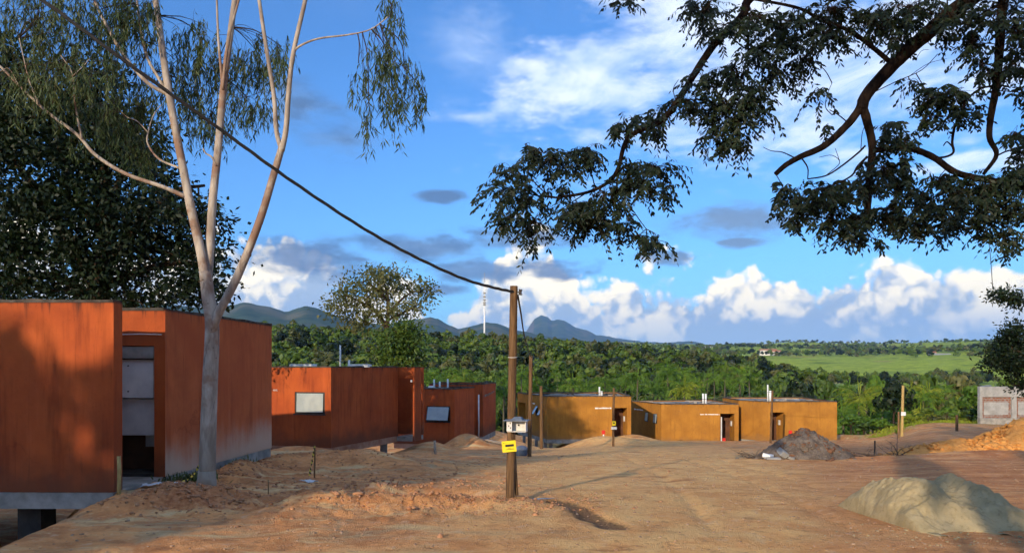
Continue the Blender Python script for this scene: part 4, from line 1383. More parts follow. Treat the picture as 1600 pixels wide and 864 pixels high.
# ---- the pale eucalyptus in front of the first house
def eucalyptus():
    limb = lambda mb, pts, D, r0, r1, **kw: globals()['limb'](mb, pts, D, r0 * 0.74, r1 * 0.74, **kw)
    D = 10.9
    base = P(322, 772, D)
    root = empty('eucalyptus_tree', (base.x, base.y, gh(base.x, base.y)))
    tag(root, 'tall pale-barked tree with three forking limbs in front of the red house', 'tree')
    tr = MB(); segs = []
    tr.tube([tuple(P(321.5, 782, D)), tuple(P(322, 768, D)), tuple(P(322.5, 756, D)), tuple(P(323.5, 735, D))], [0.215, 0.18, 0.15, 0.13], 14, wob=0.05)
    segs += limb(tr, [(322, 790), (323, 760), (325, 690), (328, 600), (331, 540), (331, 500), (325, 460), (321, 425)], D, 0.182, 0.125, sides=14)
    t_o = tr.build('trunk', M['bark_pale'], root, tuple(root.location))
    lb = MB()
    segs += limb(lb, [(321, 440), (315, 399), (298, 324), (289, 278), (272, 191), (260, 121), (251, 58), (243, 0), (232, -80)], D - 0.02, 0.105, 0.055, sides=12, dd=0.3)
    o = lb.build('limb', M['bark_pale'], root, tuple(root.location))
    lb = MB()
    segs += limb(lb, [(323, 440), (327, 405), (332, 318), (341, 231), (349, 139), (358, 69), (367, 0), (380, -80)], D + 0.02, 0.100, 0.055, sides=12, dd=0.6)
    limb(lb, [(348, 145), (346, 116), (341, 58), (338, -20)], D + 0.35, 0.035, 0.02)
    limb(lb, [(348, 140), (352, 100), (360, 50), (372, 5), (380, -30)], D + 0.3, 0.03, 0.02)
    limb(lb, [(338, 260), (331, 246), (322, 240), (317, 232)], D + 0.2, 0.026, 0.012)
    lb.build('limb', M['bark_pale'], root, tuple(root.location))
    lb = MB()
    rl = limb(lb, [(331, 520), (340, 492), (370, 434), (405, 347), (428, 272), (441, 228)], D - 0.03, 0.098, 0.066, sides=12, dd=-0.3)
    rl += limb(lb, [(440, 234), (432, 205), (428, 150), (416, 75), (405, 0), (398, -60)], D - 0.32, 0.052, 0.034, dd=0.1)
    rl += limb(lb, [(440, 236), (447, 202), (451, 145), (458, 85), (477, 0), (488, -60)], D - 0.32, 0.058, 0.038, dd=-0.2)
    rl += limb(lb, [(457, 88), (466, 74), (497, 61), (543, 55), (580, 46), (612, 22)], D - 0.4, 0.026, 0.010, dd=-0.3)
    lb.build('limb', M['bark_pale'], root, tuple(root.location))
    segs += rl
    br = MB()
    segs += limb(br, [(291, 308), (254, 292), (197, 272), (150, 243), (121, 211), (75, 176), (35, 139), (0, 104), (-40, 70)], D + 0.05, 0.048, 0.020, dd=-0.6)
    segs += limb(br, [(128, 218), (118, 168), (113, 116), (95, 87)], D - 0.25, 0.024, 0.010, dd=-0.2)
    segs += limb(br, [(113, 120), (130, 104), (140, 92)], D - 0.4, 0.012, 0.006)
    segs += limb(br, [(62, 165), (47, 130), (38, 95), (30, 60)], D - 0.4, 0.020, 0.008)
    segs += limb(br, [(30, 135), (14, 108), (0, 112)], D - 0.5, 0.008, 0.005)
    segs += limb(br, [(262, 148), (231, 130), (197, 92), (173, 52), (147, 0), (130, -50)], D + 0.2, 0.046, 0.026, dd=-0.4)
    segs += limb(br, [(257, 138), (231, 92), (220, 46), (214, 0), (210, -40)], D + 0.2, 0.034, 0.022, dd=0.3)
    segs += limb(br, [(283, 264), (249, 249), (231, 225), (232, 205), (240, 180), (252, 164)], D + 0.1, 0.026, 0.008, dd=0.2)
    segs += limb(br, [(232, 208), (215, 190), (200, 184), (190, 176)], D + 0.25, 0.014, 0.006)
    br.build('branch', M['bark_pale'], root, tuple(root.location))
    lv = Leaves(); tw = MB()
    blobs = [(60, 50, 90, 70, 11.0, 95), (165, 45, 90, 65, 11.3, 95), (120, 130, 100, 60, 10.8, 80), (220, 170, 60, 75, 11.8, 70), (55, 130, 60, 55, 10.6, 50), (200, 30, 60, 45, 11.2, 55),
             (170, 200, 70, 45, 11.6, 45), (-30, 40, 70, 90, 11, 60), (270, 120, 45, 60, 11.8, 34), (120, -30, 130, 40, 11, 60), (230, 250, 35, 45, 11.8, 22),
             (310, 80, 38, 55, 11.8, 42), (300, 165, 36, 55, 12.0, 40), (400, 105, 60, 50, 12.0, 62), (385, 165, 55, 28, 11.8, 36), (440, 95, 25, 45, 11.8, 20), (330, 195, 45, 25, 12.0, 24), (340, 120, 45, 50, 12.2, 40),
             (615, 25, 32, 45, 10.2, 16), (600, 95, 48, 52, 10.1, 26), (632, 130, 42, 48, 10.0, 22), (655, 150, 20, 30, 10.0, 8), (577, 190, 9, 50, 10.2, 7), (615, 165, 28, 45, 10.1, 12), (560, 120, 18, 40, 10.2, 8)]
    for cx, cy, rx, ry, d, n in blobs:
        pts = sample_blob(cx, cy - ry * 0.25, rx, ry, d, 0.8, int(n * 1.6), 0.55)
        hub = sample_blob(cx, cy - ry * 0.5, 1, 1, d, 0.0, 1)[0]
        src = nearest(segs, hub)
        twig(tw, src, hub, 0.010, 0.006, 0.1)
        for i, p in enumerate(pts):
            if i % 9 == 0:
                twig(tw, hub if i % 2 else src, p, 0.005, 0.0025, 0.12, 3, 4)
            # a hanging spray: thin stem with leaves along it
            k = int(RNG.integers(9, 16))
            ln = RNG.uniform(0.22, 0.48)
            t = RNG.random((k, 1))
            sw = np.array([RNG.normal() * 0.16, RNG.normal() * 0.16, -1.0])
            c = p + t * ln * sw + RNG.normal(size=(k, 3)) * 0.012
            tw.tube([p, p + ln * sw * 0.98], [0.0022, 0.0012], 3, caps=False)
            dd = unit(np.stack([RNG.normal(size=k) * 0.42, RNG.normal(size=k) * 0.42, -np.ones(k)], -1))
            V, Fq = leaf_quads(c, dd, side_of(dd), RNG.uniform(0.09, 0.17, k), RNG.uniform(0.014, 0.024, k), 0.6)
            lv.add(V, Fq)
    c = lv.build('crown', M['euc_leaf'], root, tuple(root.location))
    tw.build('twigs', M['bark_dark'], c, tuple(root.location))['kind'] = 'stuff'
    for o in root.children:
        o.matrix_parent_inverse = root.matrix_basis.inverted()
    for ch in c.children:
        ch.matrix_parent_inverse = Matrix.Translation(-Vector(root.location))


eucalyptus()


def leafy_tree(name, label, D, limbs, blobs, leaf, bark, lsize, lwid, per, dd, group=None, base=None, clump=0.5, jit=1.0, droop=0.3):
    """a tree traced as limbs and clumps; limbs (pts, r0, r1)"""
    bx = base if base is not None else P(limbs[0][0][0][0], 0, D)
    root = empty(name, (bx[0], bx[1], gh(bx[0], bx[1])))
    tag(root, label, 'tree', group)
    L0 = tuple(root.location)
    tr = MB(); segs = []
    for i, (pts, r0, r1) in enumerate(limbs):
        segs += limb(tr, pts, D, r0, r1, sides=8)
    o = tr.build('trunk', M[bark], root, L0)
    lv = Leaves(); tw = MB()
    for b in blobs:
        cx, cy, rx, ry, n = b[:5]
        off = b[5] if len(b) > 5 else 0.0
        hubs = sample_blob(cx, cy, rx, ry, D + off, dd, n, 0.5)
        hub = sample_blob(cx, cy, 1, 1, D + off, 0, 1)[0]
        s0 = nearest(segs, hub)
        twig(tw, s0, hub, lsize * 0.18, lsize * 0.10, 0.05)
        for h in hubs:
            if RNG.random() < 0.5:
                twig(tw, hub, h, lsize * 0.16, lsize * 0.06, 0.05, 3, 4)
            k = int(per * RNG.uniform(0.6, 1.4))
            c = h + RNG.normal(size=(k, 3)) * clump * np.array([1, 1, 0.7])
            d = unit(rand_unit(k) + np.array([0, 0, -droop]) + unit(c - h) * 0.6)
            V, Fq = leaf_quads(c, d, side_of(d), RNG.uniform(0.6, 1.3, k) * lsize, RNG.uniform(0.6, 1.3, k) * lwid)
            lv.add(V, Fq)
    c = lv.build('crown', M[leaf], root, L0)
    t = tw.build('twigs', M[bark], c, L0)
    inv = root.matrix_basis.inverted()
    for o in root.children:
        o.matrix_parent_inverse = inv
    t.matrix_parent_inverse = inv
    return root


# ---- dense dark tree behind the first house
leafy_tree('broadleaf_tree', 'large dense dark tree rising behind the nearest red house', 21.0,
           [([(150, 640), (152, 520), (158, 430), (170, 350), (160, 250), (150, 180)], 0.36, 0.12),
            ([(156, 460), (110, 380), (60, 300), (10, 240), (-40, 200)], 0.18, 0.05), ([(162, 420), (220, 350), (270, 300), (320, 290)], 0.16, 0.04),
            ([(165, 380), (120, 300), (90, 220), (60, 140)], 0.14, 0.05), ([(166, 330), (200, 250), (220, 190)], 0.12, 0.04),
            ([(156, 470), (80, 430), (20, 440), (-60, 400)], 0.15, 0.05), ([(158, 450), (230, 420), (290, 410), (340, 420)], 0.14, 0.04)],
           [(20, 130, 60, 60, 22), (90, 170, 60, 50, 20), (10, 220, 70, 60, 30), (110, 250, 70, 55, 30), (200, 230, 60, 45, 20), (240, 280, 40, 40, 10), (60, 320, 80, 50, 34), (170, 320, 60, 50, 24),
            (260, 330, 55, 35, 15), (320, 345, 30, 25, 6), (230, 390, 60, 35, 17), (310, 395, 45, 30, 11), (120, 390, 60, 40, 18), (20, 390, 60, 40, 20), (10, 450, 50, 25, 12), (170, 440, 70, 28, 12),
            (280, 445, 60, 28, 10), (325, 440, 30, 35, 6), (-60, 300, 90, 150, 40), (90, 455, 50, 20, 6), (200, 470, 80, 18, 9), (160, 180, 50, 40, 13), (140, 120, 50, 40, 8)],
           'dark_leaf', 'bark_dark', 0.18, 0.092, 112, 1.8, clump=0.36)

# ---- single tree standing over the second house
leafy_tree('broadleaf_tree', 'round-crowned olive tree with open branches above the second red house', 60.0,
           [([(616, 640), (612, 560), (606, 520), (598, 502), (588, 488), (572, 470)], 0.36, 0.10), ([(604, 516), (606, 495), (606, 465), (598, 435)], 0.24, 0.08), ([(607, 490), (625, 470), (645, 455)], 0.16, 0.05),
            ([(590, 490), (560, 470), (540, 462)], 0.14, 0.05), ([(606, 470), (580, 445), (570, 432)], 0.12, 0.04), ([(607, 500), (630, 488), (650, 480)], 0.12, 0.04)],
           [(590, 428, 26, 11, 7), (610, 430, 22, 10, 5), (560, 445, 26, 14, 7), (632, 445, 24, 12, 6), (655, 456, 18, 11, 5), (540, 462, 20, 16, 7), (528, 482, 13, 13, 4), (600, 456, 34, 16, 8), (570, 474, 28, 16, 7),
            (625, 474, 26, 13, 5), (545, 496, 18, 13, 4), (575, 498, 16, 11, 3), (590, 486, 20, 10, 3), (648, 478, 16, 9, 3), (566, 508, 9, 8, 2), (620, 500, 14, 9, 2)],
           'olive_leaf', 'bark_dark', 0.34, 0.17, 62, 2.3, clump=0.55)
leafy_tree('broadleaf_tree', 'dark bushy tree below the round-crowned tree', 56.0,
           [([(625, 640), (626, 580), (624, 540), (620, 515)], 0.2, 0.06)],
           [(622, 520, 18, 12, 6), (612, 545, 22, 20, 10), (638, 540, 20, 20, 9), (628, 570, 30, 16, 10), (645, 515, 10, 8, 2), (604, 570, 16, 14, 5)],
           'forest_leaf', 'bark_dark', 0.34, 0.17, 100, 1.6, clump=0.5)


# ---- overhanging feathery tree on the right
def feather_tree():
    D = 8.0
    bx = (8.6, 4.2)
    root = empty('overhanging_tree', (bx[0], bx[1], gh(*bx)))
    tag(root, 'feathery-leaved dark tree whose branches hang into the upper right sky', 'tree')
    L0 = tuple(root.location)
    tr = MB()
    g0 = gh(*bx)
    tr.tube(spline([(8.6, 4.2, g0 - 0.3), (8.55, 4.2, 1.5), (8.4, 4.4, 3.2), (8.0, 5.0, 5.2), (7.4, 5.8, 7.2), (7.0, 6.4, 9.0)], 5), [0.40, 0.38, 0.36, 0.35, 0.34, 0.33, 0.32, 0.31, 0.30, 0.29, 0.28, 0.27, 0.26, 0.25, 0.24, 0.23, 0.22, 0.21, 0.2, 0.19, 0.18, 0.17, 0.16, 0.15, 0.14, 0.12], 12)
    segs = []
    start = lambda x, y, d: (x, y, d)
    # limbs leave the trunk above the frame
    def big(pts, r0, r1):
        return limb(tr, pts, D, r0 * 0.80, r1 * 0.80, sides=10, n=6, wob=0.05)
    segs += big([(1800, -180, -1.2), (1640, -90, -0.6), (1514, 0, 0), (1460, 43), (1417, 81), (1385, 113), (1353, 150), (1346, 172)], 0.13, 0.075)
    segs += big([(1350, 160), (1326, 193), (1288, 228), (1251, 245), (1228, 258), (1212, 272)], 0.058, 0.034)
    segs += big([(1347, 165), (1355, 190), (1363, 231), (1358, 280), (1356, 320), (1353, 345)], 0.062, 0.042)
    segs += big([(1360, 236), (1395, 232), (1428, 234), (1460, 247), (1492, 269), (1535, 280), (1600, 290), (1680, 300)], 0.042, 0.046)
    segs += big([(1120, -10), (1240, 11), (1283, 32), (1326, 48), (1358, 70), (1394, 100)], 0.016, 0.034)
    segs += big([(1640, -160, -0.8), (1585, -60, -0.3), (1568, 0), (1562, 70), (1557, 134), (1549, 177), (1546, 215), (1557, 242), (1537, 272)], 0.085, 0.024)
    segs += big([(1400, -140, -0.8), (1260, -60, -0.3), (1175, -5, 0), (1159, 27), (1116, 70), (1084, 118), (1057, 161), (1030, 191), (982, 215), (966, 263), (950, 285), (917, 301), (869, 309)], 0.075, 0.017)
    for pts, r0, r1 in [([(869, 309), (856, 305), (850, 292), (862, 278), (878, 270)], 0.012, 0.004), ([(968, 255), (964, 285), (962, 310), (945, 335), (930, 345)], 0.016, 0.005),
                        ([(962, 312), (985, 325), (1000, 345), (1010, 358)], 0.008, 0.004), ([(950, 285), (975, 285), (1000, 270), (1030, 265)], 0.009, 0.004), ([(869, 309), (840, 306), (815, 300), (795, 300)], 0.011, 0.004),
                        ([(930, 295), (925, 275), (918, 262), (915, 240)], 0.008, 0.004), ([(917, 301), (900, 312), (880, 325), (860, 335)], 0.008, 0.004), ([(856, 305), (835, 285), (825, 265), (826, 240)], 0.008, 0.004),
                        ([(985, 213), (975, 205), (963, 207)], 0.008, 0.005), ([(1057, 161), (1052, 140), (1060, 125)], 0.006, 0.003), ([(1159, 27), (1170, 60), (1165, 100), (1150, 150), (1148, 180)], 0.014, 0.005),
                        ([(1240, 246), (1222, 238), (1205, 236), (1192, 230)], 0.008, 0.003), ([(1251, 245), (1262, 262), (1262, 280)], 0.010, 0.006), ([(1262, 280), (1290, 275), (1312, 262), (1340, 240), (1352, 228)], 0.008, 0.012),
                        ([(1290, 275), (1312, 255), (1300, 243), (1280, 246)], 0.005, 0.003), ([(1312, 252), (1305, 232)], 0.004, 0.003), ([(1345, 235), (1348, 205), (1358, 190)], 0.005, 0.003),
                        ([(1355, 245), (1340, 260), (1330, 275), (1300, 290), (1260, 300)], 0.016, 0.006), ([(1492, 195), (1488, 222), (1490, 238), (1478, 245), (1460, 247)], 0.016, 0.012), ([(1490, 232), (1480, 222), (1474, 228)], 0.010, 0.006),
                        ([(1500, 190), (1508, 160), (1530, 140), (1550, 135)], 0.012, 0.012), ([(1557, 244), (1575, 236), (1600, 232)], 0.010, 0.010), ([(1300, 180), (1290, 168), (1292, 150), (1300, 130)], 0.006, 0.003), ([(1326, 193), (1310, 180), (1296, 172)], 0.008, 0.005),
                        ([(1340, 330), (1400, 325), (1460, 325), (1520, 335), (1560, 350), (1590, 362)], 0.014, 0.005), ([(1380, 368), (1400, 376), (1416, 376)], 0.003, 0.002), ([(1355, 150), (1400, 128), (1440, 110), (1465, 85)], 0.006, 0.004),
                        ([(1420, 120), (1450, 100), (1480, 92)], 0.004, 0.002), ([(1430, 95), (1440, 80), (1452, 78)], 0.004, 0.002)]:
        segs += limb(tr, pts, D, r0, r1, sides=5, n=4)
    t_o = tr.build('trunk', M['bark_black'], root, L0)
    lv = Leaves(); tw = MB()
    blobs = [(785, 305, 28, 22, 15), (800, 275, 24, 22, 13), (820, 315, 30, 24, 16), (795, 345, 26, 16, 12), (835, 350, 18, 24, 11), (832, 378, 12, 10, 4), (838, 245, 22, 16, 10), (865, 250, 24, 16, 11), (822, 228, 9, 9, 3), (880, 265, 22, 16, 8),
             (905, 325, 24, 18, 12), (925, 345, 28, 20, 16), (890, 345, 26, 16, 11), (945, 310, 24, 24, 13), (950, 360, 16, 14, 6), (915, 240, 16, 14, 18), (985, 265, 26, 14, 13), (1025, 265, 28, 12, 12), (1005, 290, 26, 16, 12), (1035, 300, 16, 14, 6),
             (975, 300, 18, 18, 8), (965, 335, 14, 14, 5), (1000, 372, 18, 12, 8), (1025, 380, 16, 10, 6), (1008, 390, 8, 8, 2), (980, 350, 12, 10, 4), (870, 300, 20, 14, 5),
             (965, 198, 16, 10, 6), (990, 190, 18, 10, 7), (1020, 200, 20, 14, 10), (1030, 180, 14, 12, 5), (1075, 165, 26, 22, 16), (1100, 135, 26, 24, 16), (1120, 175, 30, 26, 20), (1115, 215, 24, 18, 12), (1150, 225, 26, 14, 12), (1155, 190, 26, 22, 15), (1170, 150, 28, 26, 18),
             (1145, 120, 26, 20, 14), (1195, 165, 22, 20, 10), (1215, 120, 24, 24, 12), (1105, 20, 24, 20, 12), (1130, 45, 30, 16, 14), (1085, 10, 18, 14, 7), (1180, 90, 30, 24, 16), (1225, 75, 36, 22, 19), (1180, 35, 40, 22, 20), (1240, 40, 40, 22, 21), (1290, 60, 36, 20, 18), (1300, 20, 50, 22, 24),
             (1260, 95, 22, 16, 8), (1370, 35, 50, 24, 26), (1420, 20, 50, 26, 26), (1400, 65, 30, 14, 8), (1480, 30, 46, 30, 26), (1545, 30, 46, 36, 28), (1590, 60, 30, 40, 20), (1580, 110, 22, 24, 9), (1520, 70, 26, 24, 10), (975, 3, 16, 6, 5),
             (1455, 160, 26, 18, 12), (1490, 150, 30, 18, 15), (1505, 180, 30, 12, 11), (1535, 110, 18, 24, 8), (1450, 185, 18, 8, 5), (1585, 215, 16, 12, 6), (1598, 150, 14, 16, 4), (1425, 130, 20, 12, 4),
             (1280, 145, 18, 12, 4), (1290, 205, 10, 10, 2), (1400, 205, 20, 14, 8), (1385, 218, 16, 10, 5), (1415, 225, 16, 12, 5),
             (1225, 300, 20, 16, 10), (1250, 320, 30, 22, 20), (1280, 300, 26, 16, 13), (1240, 345, 18, 12, 7), (1310, 305, 28, 22, 20), (1300, 340, 26, 18, 15), (1345, 290, 24, 20, 15), (1320, 365, 22, 14, 11), (1345, 345, 24, 16, 14), (1380, 270, 30, 24, 19), (1400, 300, 24, 20, 13), (1385, 335, 30, 18, 17),
             (1420, 345, 26, 16, 13), (1410, 260, 20, 18, 9), (1465, 290, 30, 20, 16), (1460, 330, 30, 18, 14), (1500, 310, 32, 24, 22), (1450, 360, 22, 12, 7), (1490, 345, 26, 14, 10), (1540, 300, 30, 28, 22), (1580, 280, 28, 26, 18), (1565, 330, 28, 18, 14), (1595, 320, 16, 24, 10), (1530, 340, 20, 14, 8),
             (1535, 360, 16, 12, 5), (1565, 370, 24, 12, 8), (1588, 382, 14, 10, 4), (1440, 310, 16, 14, 6), (1600, 250, 20, 20, 8), (1360, 375, 14, 8, 3)]
    blobs = blobs + [(1650, 60, 80, 90, 50), (1660, 280, 60, 80, 40), (1500, -60, 200, 60, 60), (1250, -50, 180, 50, 40)]
    for cx, cy, rx, ry, n in blobs:
        hub = sample_blob(cx, cy - ry * 0.35, 2, 2, D, 0.15, 1)[0]
        src = nearest(segs, hub)
        tpts = twig(tw, src, hub, 0.006, 0.0035, 0.05, 4)
        pts = sample_blob(cx, cy - ry * 0.2, rx * 1.12, ry * 1.12, D, 0.45, int(n * 2.3), 0.6)
        for p in pts:
            twig(tw, hub, p, 0.0032, 0.0018, 0.06, 3, 3)
            # pinnate leaf: a drooping stem with paired leaflets
            out = p - hub
            out[2] *= 0.4
            out = out + RNG.normal(size=3) * 0.05
            hd = unit(out[None])[0]
            ln = RNG.uniform(0.12, 0.24)
            k = int(RNG.integers(5, 8))
            t = np.linspace(0.12, 1, k)
            cen = p + np.outer(t * ln, hd) + np.outer(-(t ** 1.8) * ln * RNG.uniform(0.3, 0.8), [0, 0, 1])
            tw.tube([p, cen[k // 2], cen[-1]], [0.0018, 0.0013, 0.001], 3, caps=False)
            sd = unit(np.cross(hd, [0, 0, 1.0])[None])[0]
            for sg in (-1, 1):
                d = unit(sg * sd * 0.62 + hd * 0.35 + np.array([0, 0, -0.75]) + RNG.normal(size=(k, 3)) * 0.22)
                V, Fq = leaf_quads(cen, d, side_of(d, np.broadcast_to(hd, (k, 3)) + RNG.normal(size=(k, 3)) * 0.5), RNG.uniform(0.045, 0.092, k), RNG.uniform(0.020, 0.034, k), 0.45)
                lv.add(V, Fq)
    # more crown, added overhead and behind the viewer to shade the hanging branches
    for lx, ly, lz in ((-1.0, -4.0, 9.0), (2.5, -2.5, 8.6), (-4.5, -5.0, 9.4), (4.5, -1.0, 9.2), (7.0, -3.0, 9.6)):
        s_ = spline([(7.0, 6.4, 8.9), ((7.0 + lx) / 2, (6.4 + ly) / 2, 10.0), (lx, ly, lz)], 6)
        tw.tube(s_, [0.10 - 0.07 * i / (len(s_) - 1) for i in range(len(s_))], 6, caps=False)
    for k in range(330):
        h_ = np.array([RNG.uniform(-6.5, 8.0), RNG.uniform(-7.0, -0.5), RNG.uniform(7.6, 10.4)])
        c_ = h_ + RNG.normal(size=(48, 3)) * np.array([0.30, 0.30, 0.18])
        d_ = unit(rand_unit(48) + np.array([0, 0, -0.5]))
        V, Fq = leaf_quads(c_, d_, side_of(d_), RNG.uniform(0.09, 0.16, 48), 0.07, 0.45)
        lv.add(V, Fq)
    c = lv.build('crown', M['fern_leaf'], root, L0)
    t = tw.build('twigs', M['bark_dark'], c, L0); t['kind'] = 'stuff'
    inv = root.matrix_basis.inverted()
    for o in root.children:
        o.matrix_parent_inverse = inv
    t.matrix_parent_inverse = inv


feather_tree()

# ---- dark tree at the right edge, in front of the brick building
leafy_tree('broadleaf_tree', 'dark tree leaning into the right edge beside the brick building', 26.0,
           [([(1690, 700), (1685, 600), (1665, 500), (1650, 430)], 0.22, 0.08), ([(1680, 590), (1620, 560), (1580, 545)], 0.10, 0.03), ([(1670, 520), (1620, 480), (1560, 465)], 0.09, 0.02), ([(1684, 640), (1620, 610), (1580, 600)], 0.08, 0.03)],
           [(1562, 461, 16, 4, 6), (1590, 468, 16, 8, 7), (1590, 520, 22, 14, 12), (1575, 545, 26, 16, 16), (1560, 565, 20, 12, 10), (1588, 572, 22, 16, 13), (1598, 600, 12, 14, 6), (1650, 520, 60, 90, 60)],
           'dark_leaf', 'bark_dark', 0.15, 0.07, 70, 0.9, base=(21.2, 26.0), clump=0.18)


# ---- woodland: models shared by many trees
def crown_arrays(nl, size, rx, h, lumps, seed, low=0.25):
    rg = np.random.default_rng(seed)
    cs = []
    for k in range(lumps):
        a = rg.uniform(0, 6.283); q = rg.random() ** 0.6
        cs.append((math.cos(a) * rx * q * 0.72, math.sin(a) * rx * q * 0.72, h * (low + (1 - low) * (0.45 + 0.5 * (1 - q * q) * rg.uniform(0.7, 1.0))), rx * rg.uniform(0.30, 0.46)))
    cs = np.array(cs)
    i = rg.integers(0, lumps, nl)
    u = unit(rg.normal(size=(nl, 3)) + np.array([0, 0, 0.25]))
    rad = cs[i, 3:4] * (0.75 + 0.35 * rg.random((nl, 1)))
    c = cs[i, :3] + u * rad * np.array([1, 1, 0.72])
    c[:, 2] = np.maximum(c[:, 2], h * 0.2)
    d = unit(np.cross(u, rg.normal(size=(nl, 3))) + np.array([0, 0, -0.25]))
    s = unit(np.cross(d, u) + rg.normal(size=(nl, 3)) * 0.35)
    L = size * rg.uniform(0.6, 1.4, nl)
    return leaf_quads(c - d * L[:, None] / 2, d, s, L, L * 0.62, 0.5)


TREE_MODELS = []
for k in range(6):
    h = 9.0
    V, Fq = crown_arrays(900, 0.72, (3.3, 3.8, 2.9, 3.5, 4.0, 2.6)[k], h * (1.0, 0.9, 1.1, 0.95, 0.85, 1.15)[k], (11, 14, 9, 12, 15, 8)[k], 100 + k)
    TREE_MODELS.append((V, Fq))


def simple_tree_mesh(k, matl, hscale=1.0):
    V, Fq = TREE_MODELS[k]
    mb = MB(); mb.tube(spline([(0, 0, -2.0), (0.1, 0, 2.5), (-0.1, 0.15, 5.0)], 3), [0.22, 0.2, 0.18, 0.16, 0.14, 0.12, 0.08], 6)
    for a in range(4):
        mb.tube([(0, 0.1, 3.2 + 0.4 * a), (math.cos(a * 1.7) * 1.6, math.sin(a * 1.7) * 1.6, 5.5 + 0.4 * a)], [0.09, 0.03], 5)
    tv = np.array(mb.v)
    tf = np.array([f for f in mb.f if len(f) == 4])
    me = np_mesh('tree', np.concatenate([V, tv]), np.concatenate([Fq, tf + len(V)]), [M[matl], M['bark_dark']], midx=np.concatenate([np.zeros(len(Fq)), np.ones(len(tf))]))
    return me


def palm_mesh(seed, h=10.0, fr=15, fl=3.0):
    rg = np.random.default_rng(seed)
    mb = MB()
    lean = rg.normal(size=2) * 0.3
    pts = spline([(0, 0, -1.5), (lean[0] * 0.3, lean[1] * 0.3, h * 0.5), (lean[0], lean[1], h)], 4)
    mb.tube(pts, [0.15 - 0.06 * i / (len(pts) - 1) for i in range(len(pts))], 8)
    top = np.array(pts[-1])
    lv = Leaves()
    rc = MB()
    for f in range(fr):
        a = f * 2.4 + rg.normal() * 0.2
        up = rg.uniform(-0.15, 1.25)
        L = fl * rg.uniform(0.8, 1.15)
        t = np.linspace(0, 1, 17)
        hor = np.array([math.cos(a), math.sin(a), 0])
        el = up - t * (1.1 + 0.9 * rg.random())
        dx = np.cumsum(np.cos(el)) / 17 * L; dz = np.cumsum(np.sin(el)) / 17 * L
        cen = top + np.outer(dx, hor) + np.outer(dz, [0, 0, 1.0])
        rc.tube(cen[::4], [0.035, 0.028, 0.02, 0.014, 0.006], 4, caps=False)
        sd = np.array([-hor[1], hor[0], 0])
        c = np.repeat(cen[2:], 2, axis=0)
        n = len(c)
        sg = np.where(np.arange(n) % 2 == 0, 1.0, -1.0)[:, None]
        tt = np.repeat(t[2:], 2)[:, None]
        d = unit(sg * sd * 0.7 + hor * 0.35 + np.array([0, 0, -0.75]) + rg.normal(size=(n, 3)) * 0.22)
        V, Fq = leaf_quads(c, d, unit(np.cross(d, hor + rg.normal(size=(n, 3)) * 0.3)), 0.85 * (1 - 0.55 * tt[:, 0]) * rg.uniform(0.8, 1.1, n), 0.085, 0.6)
        lv.add(V, Fq)
    # one upright spear leaf
    c0 = np.repeat(top[None], 3, 0)
    d = unit(np.array([0, 0, 1.0]) + rg.normal(size=(3, 3)) * 0.08)
    V, Fq = leaf_quads(c0, d, side_of(d), 1.9, 0.10, 0.4); lv.add(V, Fq)
    tv, tf = np.array(mb.v), np.array([f for f in mb.f if len(f) == 4])
    rv, rf = np.array(rc.v), np.array(rc.f)
    LV = np.concatenate(lv.V); LF = np.concatenate(lv.F)
    tm = np_mesh('palm_trunk', tv, tf, M['palm_bark'], smooth=True)
    return tm, np.concatenate([LV, rv]), np.concatenate([LF, rf + len(LV)])


M['palm_bark'] = simple('grey ringed palm trunk', (0.060, 0.056, 0.036), (0.125, 0.112, 0.075), 4.0, 0.9, 0.5, 0.1, 0.02, (0.5, 0.5, 5))
PALMS = []
for k in range(4):
    tm, V, Fq = palm_mesh(50 + k)
    PALMS.append((tm, np_mesh('palm_crown', V, Fq, M['palm_leaf']), np_mesh('palm_crown', V, Fq, M['yellow_leaf']), np_mesh('palm_crown', V, Fq, M['bright_leaf'])))


def palm(px, D, top_row, label, group, bright=False, k=None):
    p = P(px, top_row, D)
    g_ = gh(p.x, p.y)
    h = max(4.0, p.z - g_)
    k = random.randrange(4) if k is None else k
    root = empty('palm_tree', (p.x, p.y, g_), random.uniform(0, 6.28))
    tag(root, label, 'palm', group)
    t = bpy.data.objects.new('trunk', PALMS[k][0]); link(t, root)
    sz = (h - 1.0) / 10.0
    s = random.uniform(0.85, 1.15)
    t.scale = (1, 1, sz)
    c = bpy.data.objects.new('crown', PALMS[k][2 if bright else random.choice((1, 3))]); link(c, root)
    c.scale = (s, s, s)
    c.location = (0, 0, 10 * (sz - s))
    return root


# palms in the hollow behind the houses
random.seed(31)
GP = 'palms in the hollow behind the houses'
ORD = ['leftmost', 'second', 'third', 'fourth', 'fifth', 'sixth', 'seventh', 'eighth', 'ninth', 'tenth', 'eleventh', 'twelfth', 'thirteenth', 'fourteenth', 'fifteenth', 'sixteenth', 'seventeenth', 'eighteenth', 'nineteenth', 'twentieth']


def nth(k, what):
    return (ORD[k] + ' of the ' if k == 0 else ORD[k] + ' from the left of the ') + what


